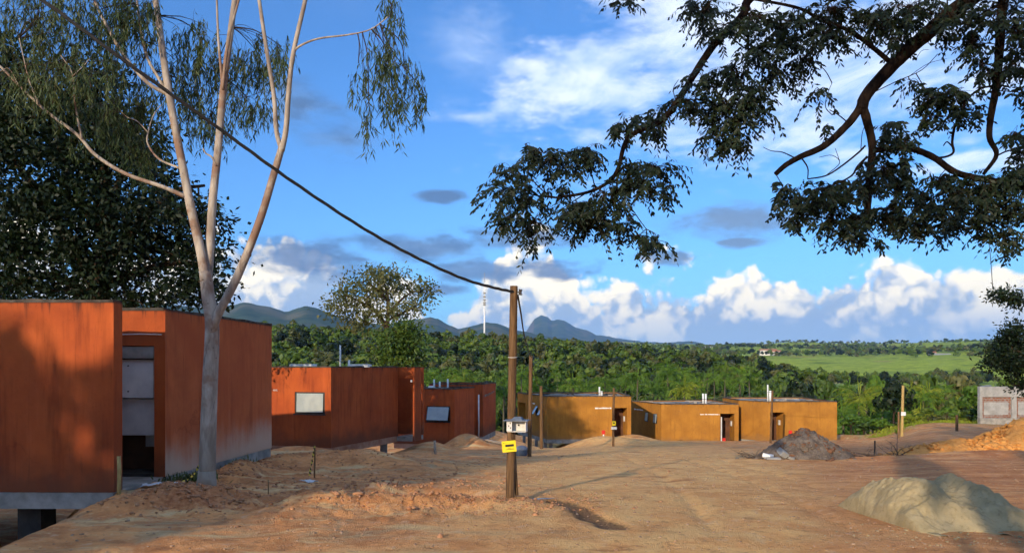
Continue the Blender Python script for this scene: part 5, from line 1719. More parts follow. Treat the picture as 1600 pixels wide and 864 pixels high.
spots = []
for i in range(46):
    px = 652 + i * 11.6 + random.uniform(-7, 7)
    spots.append((px, random.uniform(80, 140), random.uniform(574, 608) - (6 if px > 1000 else 0)))
spots.sort()
zones = [(0, 785, 'palms rising behind the third red house'), (785, 985, 'palms rising behind the left ochre house'), (985, 1150, 'palms rising behind the middle ochre house'), (1150, 2000, 'palms rising behind the right ochre house')]
for z0, z1, what in zones:
    for k, sp_ in enumerate([q for q in spots if z0 <= q[0] < z1]):
        palm(sp_[0], sp_[1], sp_[2], nth(k, what), GP)
palm(722, 80, 585, 'bright yellow-green palm above the roof of the third red house', None, True, 1)
palm(1070, 84, 598, 'bright yellow-green palm behind the middle ochre house', None, True, 2)
right_palms = sorted([(1340, 74, 608, True), (1352, 78, 612, True), (1378, 90, 600, False), (1330, 95, 595, False), (1440, 76, 612, False), (1450, 82, 605, True), (1475, 88, 600, False), (1395, 70, 630, False), (1425, 95, 600, True), (1320, 70, 635, False), (1362, 66, 645, False), (1505, 84, 612, True), (1445, 66, 642, True)])
for br in (True, False):
    for k, (px, D, row, b_) in enumerate([q for q in right_palms if q[3] == br]):
        palm(px, D, row, nth(k, 'yellow-green palms beyond the terrace edge' if br else 'green palms beyond the terrace edge'), 'palms beyond the terrace', br)

NEAR_MESH = {m: [simple_tree_mesh(k, m) for k in range(6)] for m in ('forest_leaf', 'bright_leaf', 'dark_leaf', 'yellow_leaf', 'olive_leaf')}


def place_tree(name, x, y, s, sz, k, leaf, label, group):
    o = bpy.data.objects.new(name, NEAR_MESH[leaf][k])
    o.location = (x, y, gh(x, y))
    o.rotation_euler = (0, 0, random.uniform(0, 6.28))
    o.scale = (s, s, sz)
    link(o)
    tag(o, label, 'tree', group)


# trees just beyond the terrace on the right
cnt = {}
for px, D, row, wpx, leaf in sorted([(1396, 61, 584, 62, 'dark_leaf'), (1250, 88, 578, 90, 'dark_leaf'), (1225, 100, 590, 60, 'forest_leaf'), (1290, 105, 585, 60, 'forest_leaf'), (1520, 70, 598, 60, 'bright_leaf'), (1490, 72, 618, 56, 'forest_leaf'), (1470, 64, 640, 46, 'olive_leaf'),
                              (1335, 66, 650, 60, 'bright_leaf'), (1425, 84, 608, 56, 'bright_leaf'), (1370, 100, 596, 60, 'bright_leaf'), (1330, 82, 610, 56, 'bright_leaf'), (1545, 90, 590, 70, 'forest_leaf'), (1455, 100, 588, 70, 'forest_leaf'), (1500, 110, 580, 80, 'olive_leaf'),
                              (1395, 62, 655, 40, 'dark_leaf'), (1350, 60, 662, 44, 'forest_leaf'), (1425, 60, 655, 36, 'yellow_leaf'), (1540, 66, 635, 50, 'bright_leaf'), (1500, 63, 645, 40, 'yellow_leaf'), (1580, 100, 585, 80, 'forest_leaf'), (1310, 120, 588, 70, 'bright_leaf'),
                              (1330, 57, 672, 40, 'bright_leaf'), (1375, 57, 668, 36, 'bright_leaf'), (1420, 57, 668, 24, 'yellow_leaf'), (1450, 58, 655, 36, 'forest_leaf'), (1480, 59, 652, 36, 'bright_leaf'), (1515, 61, 648, 36, 'forest_leaf')]):
    p = P(px, row, D)
    g_ = gh(p.x, p.y)
    h = max(1.5, p.z - g_)
    nm = {'dark_leaf': 'dark', 'forest_leaf': 'mid green', 'bright_leaf': 'fresh green', 'olive_leaf': 'olive green', 'yellow_leaf': 'yellow-green'}[leaf]
    place_tree('broadleaf_tree', p.x, p.y, wpx / F * D / 7.0, h / 9.4, random.randrange(6), leaf, nth(cnt.setdefault(leaf, 0), nm + ' leafy trees beyond the terrace edge'), nm + ' trees beyond the terrace')
    cnt[leaf] += 1

# the wood that covers the hill
pts = []
sp = 5.2
gx = np.arange(-420, 620, sp); gy = np.arange(80, 520, sp)
GX, GY = np.meshgrid(gx, gy)
GX = (GX + RNG.uniform(-2.2, 2.2, GX.shape)).ravel(); GY = (GY + RNG.uniform(-2.2, 2.2, GY.shape)).ravel()
rr_ = np.hypot(GX, GY); ppx = 800 + F * GX / GY
dens = np.where(ppx < 1000, 1.0, np.interp(ppx, [1000, 1120, 1200, 1300, 1600], [1.0, 0.95, 0.6, 0.30, 0.25]))
dens = dens * np.where((ppx > 1180) & (rr_ > 330), 0.15, 1.0)
keep = (rr_ > 98) & (rr_ < 430) & (ppx > 120) & (ppx < 1720) & (RNG.random(len(GX)) < dens)
keep &= ~((ppx > 1240) & (rr_ > 210) & (RNG.random(len(GX)) > 0.22))
GX, GY, rr_, ppx = GX[keep], GY[keep], rr_[keep], ppx[keep]
GZ = ground_h(GX, GY)
SC_ = RNG.uniform(0.75, 1.30, len(GX)) * np.where(rr_ > 330, 0.85, 1.0)
topv = YH - (GZ + 9 * SC_ - EYE) / rr_ * F
vis = topv < np.where(ppx < 650, 590, 618)
vis |= (ppx > 1310)
order = np.argsort(rr_)
near_ids = [i for i in order if vis[i]][:240]
ns = set(near_ids)
for i in near_ids:
    leaf = random.choices(['forest_leaf', 'bright_leaf', 'olive_leaf', 'dark_leaf'], [6, 1.2, 1.6, 1.5])[0]
    nm = {'dark_leaf': 'dark', 'forest_leaf': 'mid green', 'bright_leaf': 'fresh green', 'olive_leaf': 'olive green'}[leaf]
    place_tree('woodland_tree', float(GX[i]), float(GY[i]), float(SC_[i]) * random.uniform(0.85, 1.1), float(SC_[i]) * random.uniform(0.85, 1.1), random.randrange(6), leaf,
               nm + ' tree at the near foot of the wooded hill', nm + ' trees at the foot of the wooded hill')
FAR_MODELS = [crown_arrays(165, 1.28, r, hh, 10, 300 + k) for k, (r, hh) in enumerate([(3.4, 9), (3.9, 8.2), (3.0, 9.8), (3.6, 8.8)])]
TINY_MODELS = [crown_arrays(38, 3.2, r, hh, 6, 400 + k) for k, (r, hh) in enumerate([(4.6, 9), (5.2, 8.2), (4.2, 9.4), (4.9, 8.0)])]
lvs = {'forest_leaf': Leaves(), 'olive_leaf': Leaves(), 'dark_leaf': Leaves()}


def far_tree(x, y, z, s, leaf, tiny=False):
    V, Fq = (TINY_MODELS if tiny else FAR_MODELS)[int(RNG.integers(0, 4))]
    a = RNG.uniform(0, 6.283); c, sn = math.cos(a), math.sin(a)
    q = V * s
    lvs[leaf].add(np.stack([q[:, 0] * c - q[:, 1] * sn + x, q[:, 0] * sn + q[:, 1] * c + y, q[:, 2] + z], -1), Fq)


for i in range(len(GX)):
    if i in ns or (topv[i] > 640 and ppx[i] < 1310):
        continue
    far_tree(GX[i], GY[i], GZ[i], SC_[i], ('forest_leaf', 'forest_leaf', 'forest_leaf', 'olive_leaf', 'dark_leaf')[int(RNG.integers(0, 5))])
# belts of trees and single bushes across the open country
n = 9000
fx = RNG.uniform(-0.12, 0.95, n); fr_ = np.exp(RNG.uniform(math.log(430), math.log(2600), n))
X_ = fx * fr_ / np.sqrt(1 + fx ** 2); Y_ = fr_ / np.sqrt(1 + fx ** 2)
nz = fbm(X_ / 170, Y_ / 120, 3, 77)
k_ = (nz > np.interp(fr_, [430, 800, 1000, 1400, 2600], [0.66, 0.66, 0.60, 0.46, 0.40]))
for x, y, r in zip(X_[k_], Y_[k_], fr_[k_]):
    z = gh(x, y)
    far_tree(x, y, z - (0 if r < 900 else 3), RNG.uniform(0.6, 1.1) * (1.0 if r < 900 else 1.35), ('forest_leaf', 'forest_leaf', 'olive_leaf', 'dark_leaf')[int(RNG.integers(0, 4))], r > 800)
for leaf, lv in lvs.items():
    o = lv.build('woodland', M[leaf])
    tag(o, {'forest_leaf': 'green woodland covering the hill behind the houses', 'olive_leaf': 'olive crowns scattered through the wooded hill', 'dark_leaf': 'dark crowns scattered through the wooded hill'}[leaf], 'woodland', kind='stuff')

# ------------------------------------------------------------------ soil heaps and debris
def ico():
    bm = bmesh.new(); bmesh.ops.create_icosphere(bm, subdivisions=1, radius=1.0)
    V = np.array([v.co[:] for v in bm.verts]); bm.verts.index_update()
    Fq = np.array([[v.index for v in f.verts] for f in bm.faces]); bm.free()
    return V, Fq


ICO_V, ICO_F = ico()


def rocks(name, pts, sizes, m, parent=None, flat=0.7, sink=0.25, kind='stuff', label=None, cat=None):
    n = len(pts)
    k = len(ICO_V)
    jit = RNG.uniform(0.5, 1.35, (n, k, 1))
    V = ICO_V[None] * jit
    a = RNG.uniform(0, 6.283, n); c, s = np.cos(a), np.sin(a)
    st = RNG.uniform(0.6, 1.3, (n, 3)) * np.array([1, 1, flat])
    V = V * st[:, None, :]
    V = np.stack([V[..., 0] * c[:, None] - V[..., 1] * s[:, None], V[..., 0] * s[:, None] + V[..., 1] * c[:, None], V[..., 2]], -1)
    V = V * np.asarray(sizes)[:, None, None] + np.asarray(pts)[:, None, :] + np.array([0, 0, 1.0]) * (np.asarray(sizes) * (flat - sink) * 0.5)[:, None, None]
    Fq = (ICO_F[None] + (np.arange(n) * k)[:, None, None]).reshape(-1, 3)
    me = np_mesh(name, V.reshape(-1, 3), Fq, m)
    o = bpy.data.objects.new(name, me)
    link(o, parent)
    tag(o, label, cat, None, kind)
    return o


def on_ground(x, y):
    return np.stack([x, y, ground_h(x, y)], -1)


def soilmat(name, c0, c1, c2, scale=6.0, bd=0.03):
    def b(g, bs):
        co = geopos(g)
        n = g.noise(co, scale, 6, 0.65); n2 = g.noise(co, scale * 6, 5, 0.65)
        r = g.n('ShaderNodeNewGeometry').outputs['Random Per Island']
        c = g.mix(g.ss(n, 0.35, 0.65), c0, c1)
        c = g.mix(g.m('MULTIPLY', g.ss(n2, 0.5, 0.7), 0.7), c, c2)
        c = g.mix(g.m('MULTIPLY', r, 0.3), c, c2)
        g.put(bs.inputs['Base Color'], c)
        bump(g, bs, g.m('ADD', n, g.m('MULTIPLY', n2, 0.6)), 0.7, bd)
    return mat(name, b, 0.95, 0.1)


M['clod'] = soilmat('red brown clods', (0.29, 0.120, 0.058), (0.44, 0.215, 0.110), (0.50, 0.30, 0.17))
M['sand'] = soilmat('damp greenish sand', (0.30, 0.240, 0.130), (0.42, 0.335, 0.190), (0.23, 0.175, 0.095), 3.0, 0.012)
M['orange_soil'] = soilmat('orange clay', (0.50, 0.185, 0.040), (0.66, 0.290, 0.070), (0.68, 0.380, 0.130), 3.0, 0.05)
M['dark_soil'] = soilmat('dark rubble soil', (0.085, 0.062, 0.048), (0.175, 0.140, 0.110), (0.24, 0.195, 0.155), 4.0, 0.04)
M['brown_soil'] = soilmat('brown lumps of earth', (0.085, 0.038, 0.022), (0.17, 0.080, 0.045), (0.25, 0.14, 0.085), 5.0, 0.03)


def heap(name, cx, cy, rx, ry, hfun, m, label, cat, n=110, noise=0.05, nscale=0.3, seed=1, sink=0.12, ridged=False):
    """a heap lying on the ground; hfun(u, v) in the unit square -1..1 gives the height"""
    u = np.linspace(-1, 1, n); U, W = np.meshgrid(u, u)
    X = cx + U * rx; Y = cy + W * ry
    H = hfun(U, W)
    nz = (fbm(X / nscale, Y / nscale, 5, seed, 0.58, ridged) - 0.5) * 2
    H = H + noise * nz * np.clip(H / (0.4 * H.max()), 0, 1) ** 0.7
    Z = ground_h(X, Y) + np.where(H > 0.004, H, -sink)
    V = np.stack([X, Y, Z], -1).reshape(-1, 3)
    i = np.arange(n - 1)[:, None] * n; j = np.arange(n - 1)[None, :]
    Fq = np.stack([i + j, i + j + 1, i + n + j + 1, i + n + j], -1).reshape(-1, 4)
    z = Z.reshape(-1)
    hh = H.reshape(-1)
    Fq = Fq[(hh[Fq] > 0.0041).any(1)]
    me = np_mesh(name, V, Fq, m, smooth=True)
    root = empty(name, (cx, cy, gh(cx, cy)))
    tag(root, label, cat)
    o = bpy.data.objects.new('heap', me)
    link(o, root); o.matrix_parent_inverse = Matrix.Translation(-Vector(root.location))

    def top(x, y):
        uu = (np.asarray(x) - cx) / rx; ww = (np.asarray(y) - cy) / ry
        h = hfun(uu, ww)
        return ground_h(np.asarray(x), np.asarray(y)) + np.maximum(h, 0) - 0.01
    return root, top


def sand_h(u, v):
    skyline = np.interp(u, [-1.0, -0.95, -0.82, -0.66, -0.42, -0.20, 0.05, 0.22, 0.34, 0.55, 0.80, 1.0], [0, 0.20, 0.36, 0.47, 0.475, 0.40, 0.39, 0.45, 0.42, 0.30, 0.15, 0])
    prof = np.clip(1 - np.abs((v - 0.10) / 0.95) ** 2.8, 0, 1)
    front = np.clip((v + 1) / 0.75, 0, 1)
    gul = 0.03 * np.sin(u * 9 + v * 4) * np.clip(1 - v, 0, 1)
    return np.clip(skyline * prof * (0.55 + 0.45 * front) - 0.02 + gul * (skyline > 0.1), 0, None)


root, top = heap('sand_heap', 5.15, 8.3, 0.86, 1.05, sand_h, M['sand'], 'pale greenish heap of sand in the right foreground', 'sand heap', 190, 0.11, 0.33, 5)
xs = 5.1 + RNG.normal(size=420) * 0.75; ys = 7.3 + RNG.normal(size=420) * 0.4
kk = sand_h((xs - 5.15) / 0.86, (ys - 8.3) / 1.05) < 0.02
xs, ys = xs[kk], ys[kk]
o = rocks('sand_lumps', np.stack([xs, ys, top(xs, ys) + 0.006], -1), RNG.uniform(0.004, 0.018, len(xs)), M['sand'], root)
o.matrix_parent_inverse = Matrix.Translation(-Vector(root.location))


def rub_h(u, v):
    r = np.sqrt(u ** 2 + v ** 2)
    return np.clip(0.78 * np.clip(1.02 - np.abs(r) ** 1.05, 0, None) * (1 - 0.15 * u), 0, None)


root, top = heap('rubble_heap', 8.05, 19.4, 1.30, 1.1, rub_h, M['dark_soil'], 'heap of dark earth and rubble in front of the rightmost ochre house', 'rubble heap', 90, 0.13, 0.30, 9, ridged=True)
inv = Matrix.Translation(-Vector(root.location))
xs = 8.15 + RNG.normal(size=420) * 0.48; ys = 19.3 + RNG.normal(size=420) * 0.42
o = rocks('earth_lumps', np.stack([xs, ys, top(xs, ys)], -1), RNG.uniform(0.02, 0.085, 420), M['brown_soil'], root); o.matrix_parent_inverse = inv
xs = 7.7 + RNG.normal(size=300) * 0.6; ys = 18.9 + RNG.normal(size=300) * 0.3
o = rocks('rubble_lumps', np.stack([xs, ys, top(xs, ys)], -1), RNG.uniform(0.015, 0.06, 300), M['dark_soil'], root); o.matrix_parent_inverse = inv


def shard(name, px, py, D, sx, sy, sz, m, label, cat, rot):
    p = P(px, py, D)
    z = gh(p.x, p.y)
    mb = MB(); mb.bevbox((-sx, -sy, 0), (sx, sy, sz), min(sx, sy, sz) * 0.2)
    vs = [Vector(v) * random.uniform(0.92, 1.1) for v in mb.v]
    mb.v = [tuple(v) for v in vs]
    o = mb.build(name, m)
    o.location = (p.x, p.y, max(z, p.z - sz * 0.5)); o.rotation_euler = rot
    tag(o, label, cat)
    return o


random.seed(5)
shard('concrete_slab', 1222, 708, 18.7, 0.17, 0.12, 0.16, M['block'], 'pale broken slab leaning at the left foot of the rubble heap', 'slab', (0.5, 0.5, 0.4))
shard('plastic_sack', 1199, 712, 18.5, 0.15, 0.10, 0.10, M['rag'] if 'rag' in M else M['pvc'], 'crumpled white sack left of the rubble heap', 'sack', (0.2, 0.1, 0.9))
shard('concrete_slab', 1207, 716, 18.3, 0.20, 0.07, 0.05, M['block'], 'thin grey slab lying flat beside the white sack', 'slab', (0.1, 0.05, 0.2))
shard('concrete_slab', 1236, 716, 18.3, 0.10, 0.08, 0.07, M['concrete'], 'small grey lump at the front foot of the rubble heap', 'slab', (0.3, 0.05, 1.2))


def twig_bundle(name, label, base, n, L, spread, r=0.010, up=0.9):
    mb = MB()
    b = Vector(base)
    for k in range(n):
        a = random.uniform(0, 6.28)
        s = b + Vector((random.uniform(-1, 1), random.uniform(-0.4, 0.4), 0)) * spread * 0.25
        d = Vector((math.cos(a) * spread, math.sin(a) * spread * 0.6, up * random.uniform(0.25, 1.0))) * L
        m_ = s + d * 0.5 + Vector((random.uniform(-1, 1), 0, random.uniform(-0.5, 1))) * 0.12 * L
        e = s + d
        pts = spline([s, m_, e], 3)
        mb.tube(pts, [r * (1 - 0.8 * i / (len(pts) - 1)) for i in range(len(pts))], 4, caps=False)
        for q in range(2):
            t0 = Vector(m_).lerp(Vector(e), random.random() * 0.7)
            mb.tube([t0, t0 + Vector((random.uniform(-1, 1), random.uniform(-.5, .5), random.uniform(0, 0.8))) * 0.3 * L], [r * 0.4, r * 0.15], 3, caps=False)
    o = mb.build(name, M['deadwood'])
    tag(o, label, 'branches')
    return o


M['deadwood'] = simple('dead twigs', (0.055, 0.035, 0.024), (0.14, 0.095, 0.065), 8, 0.9, 0.0)
p = P(1400, 716, 19.5); twig_bundle('dead_branch', 'bare dead branch lying right of the thin dark post', (p.x, p.y, gh(p.x, p.y)), 9, 0.75, 0.55, 0.014, 0.95)
p = P(1182, 714, 18.8); twig_bundle('dead_branch', 'tangle of dry twigs left of the white sack', (p.x, p.y, gh(p.x, p.y)), 16, 0.6, 0.9, 0.010, 0.45)
p = P(1360, 719, 19.0); twig_bundle('dead_branch', 'flat brush on the ground between rubble heap and thin post', (p.x, p.y, gh(p.x, p.y)), 14, 0.8, 1.1, 0.010, 0.12)


def org_h(u, v):
    a = 1.12 * np.clip(1 - np.sqrt(((u - 0.38) / 0.48) ** 2 + ((v - 0.15) / 0.75) ** 2), 0, None) ** 0.85
    b = 0.36 * np.clip(1 - np.sqrt(((u + 0.30) / 0.62) ** 2 + ((v + 0.25) / 0.5) ** 2), 0, None) ** 0.8
    return np.maximum(a, b)


root, top = heap('clay_heap', 15.2, 22.6, 4.2, 2.2, org_h, M['orange_soil'], 'bright orange heap of clay at the right edge', 'clay heap', 170, 0.24, 0.50, 13)
inv = Matrix.Translation(-Vector(root.location))
xs = 15.2 + RNG.normal(size=1600) * 1.5; ys = 22.3 + RNG.normal(size=1600) * 0.7
hh = org_h((xs - 15.2) / 4.2, (ys - 22.6) / 2.2) > 0.02
xs, ys = xs[hh], ys[hh]
o = rocks('clay_lumps', np.stack([xs, ys, top(xs, ys)], -1), RNG.uniform(0.015, 0.10, len(xs)) * (RNG.random(len(xs)) ** 1.3 + 0.3), M['orange_soil'], root); o.matrix_parent_inverse = inv
# loose clods and gravel over the site
def clods(n, cx, cy, sx, sy, s0, s1, m, name, label):
    x = cx + RNG.normal(size=n) * sx; y = cy + RNG.normal(size=n) * sy
    k = (y > 3) & (x > np.interp(y, XE_Y, XE_X) - 0.2)
    x, y = x[k], y[k]
    sz = s0 + (s1 - s0) * RNG.random(len(x)) ** 3
    return on_ground(x, y), sz


A = [clods(1300, -4.4, 9.3, 0.6, 0.35, 0.005, 0.038, None, '', ''), clods(1900, -1.1, 9.75, 1.1, 0.40, 0.005, 0.034, None, '', ''), clods(2000, -2.2, 11.3, 1.3, 1.3, 0.005, 0.042, None, '', ''),
     clods(900, -3.0, 15.5, 2.2, 1.3, 0.008, 0.035, None, '', ''), clods(350, -0.1, 9.2, 0.5, 0.25, 0.006, 0.03, None, '', ''), clods(300, -5.2, 13.6, 0.3, 1.0, 0.01, 0.06, None, '', '')]
rocks('soil_clods', np.concatenate([a[0] for a in A]), np.concatenate([a[1] for a in A]), M['clod'], None, 0.65, 0.55, 'stuff', 'broken red-brown clods around the trench and the tree', 'clods')
n = 7500
yy_ = 5.0 + 22 * RNG.random(n) ** 1.5; xx_ = (RNG.random(n) * 1.5 - 0.74) * yy_
k = xx_ > np.interp(yy_, XE_Y, XE_X)
rocks('pebbles', on_ground(xx_[k], yy_[k]), (0.004 + 0.020 * RNG.random(k.sum()) ** 4) * (0.6 + yy_[k] / 22), M['pebble'] if 'pebble' in M else soilmat('pebbles', (0.30, 0.17, 0.10), (0.46, 0.30, 0.19), (0.24, 0.15, 0.10)), None, 0.6, 0.3, 'stuff', 'small pebbles strewn over the bare earth', 'pebbles')
for px, py, D, s, lab in [(560, 786, 9.65, 0.085, 'large tan clod at the left end of the trench'), (640, 812, 8.95, 0.05, 'single tan stone in front of the trench berm'), (688, 853, 7.2, 0.045, 'lone tan stone at the bottom of the picture'), (1045, 744, 14.4, 0.05, 'lone grey stone on the trodden track')]:
    x = (px - 800) / F * D
    o = rocks('stone', np.array([[x, D, gh(x, D)]]), np.array([s]), M['clod'], None, 0.8, 0.2, None, lab, 'stone')


# ------------------------------------------------------------------ puddle in the trench
def puddle():
    c = P(836, 0, 9.95)
    z = max(gh(c.x + dx, 9.95 + dy) for dx in (-0.2, 0, 0.2) for dy in (-0.05, 0, 0.05)) + 0.006
    pts = []
    for k in range(28):
        a = k / 28 * 2 * math.pi
        r = 1 + 0.25 * math.sin(3 * a + 1) + 0.15 * math.sin(7 * a)
        pts.append((c.x + math.cos(a) * 0.24 * r, 9.93 + math.sin(a) * 0.07 * r + 0.04 * math.cos(a), z))
    mb = MB(); mb.add(pts, [tuple(range(28))])
    def b(g, bs):
        g.put(bs.inputs['Base Color'], (0.10, 0.07, 0.05)); bs.inputs['Roughness'].default_value = 0.06
        bump(g, bs, g.noise(geopos(g), 9, 3, 0.5), 0.05, 0.01)
    o = mb.build('puddle', mat('muddy water', b, 0.06, 0.6))
    tag(o, kind='structure')


puddle()


# ------------------------------------------------------------------ poles, wires, signs
M['pole'] = simple('tarred timber pole', (0.075, 0.042, 0.022), (0.190, 0.108, 0.052), 4.0, 0.85, 0.9, 0.15, 0.015, (7, 7, 0.55))
M['yellow_sign'] = simple('yellow sign board', (0.72, 0.55, 0.012), (0.80, 0.62, 0.02), 3.0, 0.6, 0.0, 0.3)
M['black'] = simple('black print', (0.020, 0.020, 0.018), (0.045, 0.042, 0.035), 8, 0.7, 0.0)
M['white_paint'] = simple('white painted wood', (0.52, 0.50, 0.46), (0.70, 0.68, 0.64), 5, 0.7, 0.2)
M['slate'] = simple('blue grey lid', (0.085, 0.105, 0.145), (0.17, 0.20, 0.25), 5, 0.6, 0.2)
M['bluebin'] = simple('blue plastic', (0.030, 0.055, 0.105), (0.060, 0.090, 0.150), 4, 0.5, 0.0, 0.4)
M['red_paint'] = simple('red paint', (0.50, 0.018, 0.012), (0.62, 0.03, 0.02), 6, 0.6, 0.0, 0.3)
M['rag'] = simple('dirty white sheet', (0.45, 0.46, 0.47), (0.68, 0.69, 0.70), 4, 0.8, 0.3)
M['ceramic'] = simple('brown insulator', (0.035, 0.028, 0.026), (0.06, 0.05, 0.045), 8, 0.3, 0.0, 0.5)


def text_mesh(body, size, m, parent, mw, name='lettering', bold=False):
    cu = bpy.data.curves.new(name, 'FONT')
    cu.body = body; cu.size = size; cu.align_x = 'CENTER'; cu.align_y = 'CENTER'
    cu.extrude = 0.001
    if bold:
        cu.offset = size * 0.03
    tmp = bpy.data.objects.new(name, cu)
    COL.objects.link(tmp)
    dg = bpy.context.evaluated_depsgraph_get()
    me = bpy.data.meshes.new_from_object(tmp.evaluated_get(dg))
    bpy.data.objects.remove(tmp)
    me.materials.clear(); me.materials.append(m)
    o = bpy.data.objects.new(name, me)
    link(o, parent)
    o.matrix_parent_inverse = Matrix.Identity(4)
    o.matrix_world = mw if parent is None else mw
    return o


def wood_pole(label, px_top, row_top, px_bot, D, r, group=None, band_rows=(), name='utility_pole', m='pole'):
    b = P(px_bot, 0, D); z0 = gh(b.x, b.y)
    t = P(px_top, row_top, D)
    root = empty(name, (b.x, b.y, z0))
    tag(root, label, 'pole', group)
    inv = Matrix.Translation(-Vector(root.location))
    pts = spline([(b.x - 0.003, b.y, z0 - 0.4), (b.x + (t.x - b.x) * 0.45 + 0.006, b.y, z0 + (t.z - z0) * 0.5), (t.x, t.y, t.z)], 8)
    k = len(pts)
    mb = MB(); mb.tube(pts, [r * (1.10 - 0.16 * i / (k - 1)) * random.uniform(0.98, 1.02) for i in range(k)], 14)
    o = mb.build('shaft', M[m], root, tuple(root.location)); o.matrix_parent_inverse = inv
    for row in band_rows:
        z = P(0, row, D).z
        f = (z - z0) / (t.z - z0)
        c = (b.x + (t.x - b.x) * f, b.y)
        ring = [(c[0] + math.cos(a) * (r * 1.06 + 0.003), c[1] + math.sin(a) * (r * 1.06 + 0.003), z + 0.006 * math.sin(a)) for a in np.linspace(0, 2 * math.pi, 18)]
        mb = MB(); mb.tube(ring, 0.004, 5, caps=False)
        o = mb.build('wire_band', M['pvc'], root); o.matrix_parent_inverse = inv
    return root, inv, t


random.seed(3)
root, inv, ptop = wood_pole('tall timber pole with a white box and yellow sign in the centre', 803, 447, 796.5, 9.8, 0.057, None, (558,))
# bracket and insulator at the top
q = P(811, 458, 9.8)
for part, fn in (('bracket', lambda mb: mb.tube([(ptop.x + 0.05, 9.78, q.z + 0.01), (q.x + 0.02, 9.74, q.z + 0.01)], 0.009, 6).tube([(ptop.x + 0.075, 9.75, q.z - 0.03), (ptop.x + 0.075, 9.75, q.z + 0.05)], 0.012, 6)),
                 ('insulator', lambda mb: mb.tube([(q.x + 0.025, 9.74, q.z - 0.035), (q.x + 0.025, 9.74, q.z - 0.02), (q.x + 0.025, 9.74, q.z - 0.015), (q.x + 0.025, 9.74, q.z + 0.02), (q.x + 0.025, 9.74, q.z + 0.025), (q.x + 0.025, 9.74, q.z + 0.045)], [0.018, 0.022, 0.012, 0.012, 0.022, 0.016], 10))):
    mb = MB(); fn(mb)
    o = mb.build(part, M['ceramic'], root); o.matrix_parent_inverse = inv
# slanting prop at the foot
mb = MB(); a = P(800, 690, 9.72); b = P(806, 778, 9.55)
mb.tube([(a.x + 0.02, 9.86, a.z), (b.x + 0.02, 9.86, gh(b.x, 9.86) - 0.05)], 0.028, 6)
o = mb.build('prop', M['wood'], root); o.matrix_parent_inverse = inv
mb = MB(); b = P(812, 0, 9.7); mb.bevbox((b.x - 0.07, 9.62, gh(b.x, 9.7) - 0.03), (b.x + 0.07, 9.74, gh(b.x, 9.7) + 0.055), 0.01)
o = mb.build('wood_block', M['wood']); tag(o, 'short wooden block at the foot of the central pole', 'block')

# white box with a lid on the pole
def white_box():
    D = 9.62
    c = P(808, 665, D)
    root = empty('wall_box', (c.x, c.y, c.z))
    tag(root, 'open-fronted small white box with grey lid fixed to the central pole', 'box')
    W, H, Dp = 0.132, 0.070, 0.12
    def part(name, m, lo, hi, par=None, mt=None):
        mb = MB(); mb.bevbox(lo, hi, 0.002, mt); return mb.build(name, M[m], par or root)
    part('back_panel', 'white_paint', (-W, 0.055, -H), (W, 0.07, H))
    part('floor_panel', 'white_paint', (-W, -0.05, -H - 0.012), (W, 0.07, -H - 0.001))
    part('side_panel', 'white_paint', (W - 0.012, -0.055, -H), (W, 0.054, H))
    left = part('side_panel', 'white_paint', (-W, -0.07, -H), (-W + 0.075, -0.058, H))
    part('side_panel', 'white_paint', (-W, -0.057, -H), (-W + 0.012, 0.054, H))
    for x0, z0 in ((-W + 0.025, -0.01), (-W + 0.045, 0.03), (-W + 0.05, -0.035)):
        part('slot', 'black', (x0, -0.074, z0), (x0 + 0.012, -0.0705, z0 + 0.022), left)
    part('knob', 'black', (0.0, 0.044, -0.005), (0.022, 0.0545, 0.017))
    mb = MB(); w = W + 0.035
    mb.add([(-w, -0.12, H), (w, -0.12, H), (w, 0.11, H), (-w, 0.11, H), (-w, -0.12, H + 0.012), (w, -0.12, H + 0.012), (w, 0.11, H + 0.012), (-w, 0.11, H + 0.012)],
           [(3, 2, 1, 0), (0, 1, 5, 4), (1, 2, 6, 5), (2, 3, 7, 6), (3, 0, 4, 7), (4, 5, 6, 7)])
    lid = mb.build('lid', M['slate'], root)
    mb = MB()
    mb.add([(-0.07, -0.10, H + 0.014), (0.09, -0.10, H + 0.014), (0.09, 0.09, H + 0.014), (-0.07, 0.09, H + 0.014), (-0.035, -0.04, H + 0.052), (0.055, -0.04, H + 0.052), (0.055, 0.05, H + 0.052), (-0.035, 0.05, H + 0.052)],
           [(0, 1, 5, 4), (1, 2, 6, 5), (2, 3, 7, 6), (3, 0, 4, 7), (4, 5, 6, 7)])
    mb.build('cap', M['slate'], lid)
    root.rotation_euler = (0, 0, -0.22)


white_box()


def sign_board(label, px, row, D, w, h, tilt, lines, y_off=-0.09, name='warning_sign', m='yellow_sign', group=None):
    c = P(px, row, D)
    root = empty(name, (c.x, c.y + y_off, c.z))
    tag(root, label, 'sign', group)
    mb = MB(); mb.bevbox((-w / 2, -0.004, -h / 2), (w / 2, 0.004, h / 2), 0.0015)
    mb.build('board', M[m], root)
    for (x0, x1, z0, z1) in lines:
        mb = MB(); mb.box((x0 * w, -0.0065, z0 * h), (x1 * w, -0.0045, z1 * h)); mb.build('print', M['black'], root)
    root.rotation_euler = (0, -tilt, 0)
    return root


sign_board('yellow sign with a black printed bar on the central pole', 795.5, 696, 9.8, 0.195, 0.155, 0.10,
           [(-0.26, 0.34, -0.02, 0.18), (-0.24, 0.32, -0.27, -0.23), (-0.10, 0.12, -0.16, -0.13), (-0.40, -0.30, 0.30, 0.33)])
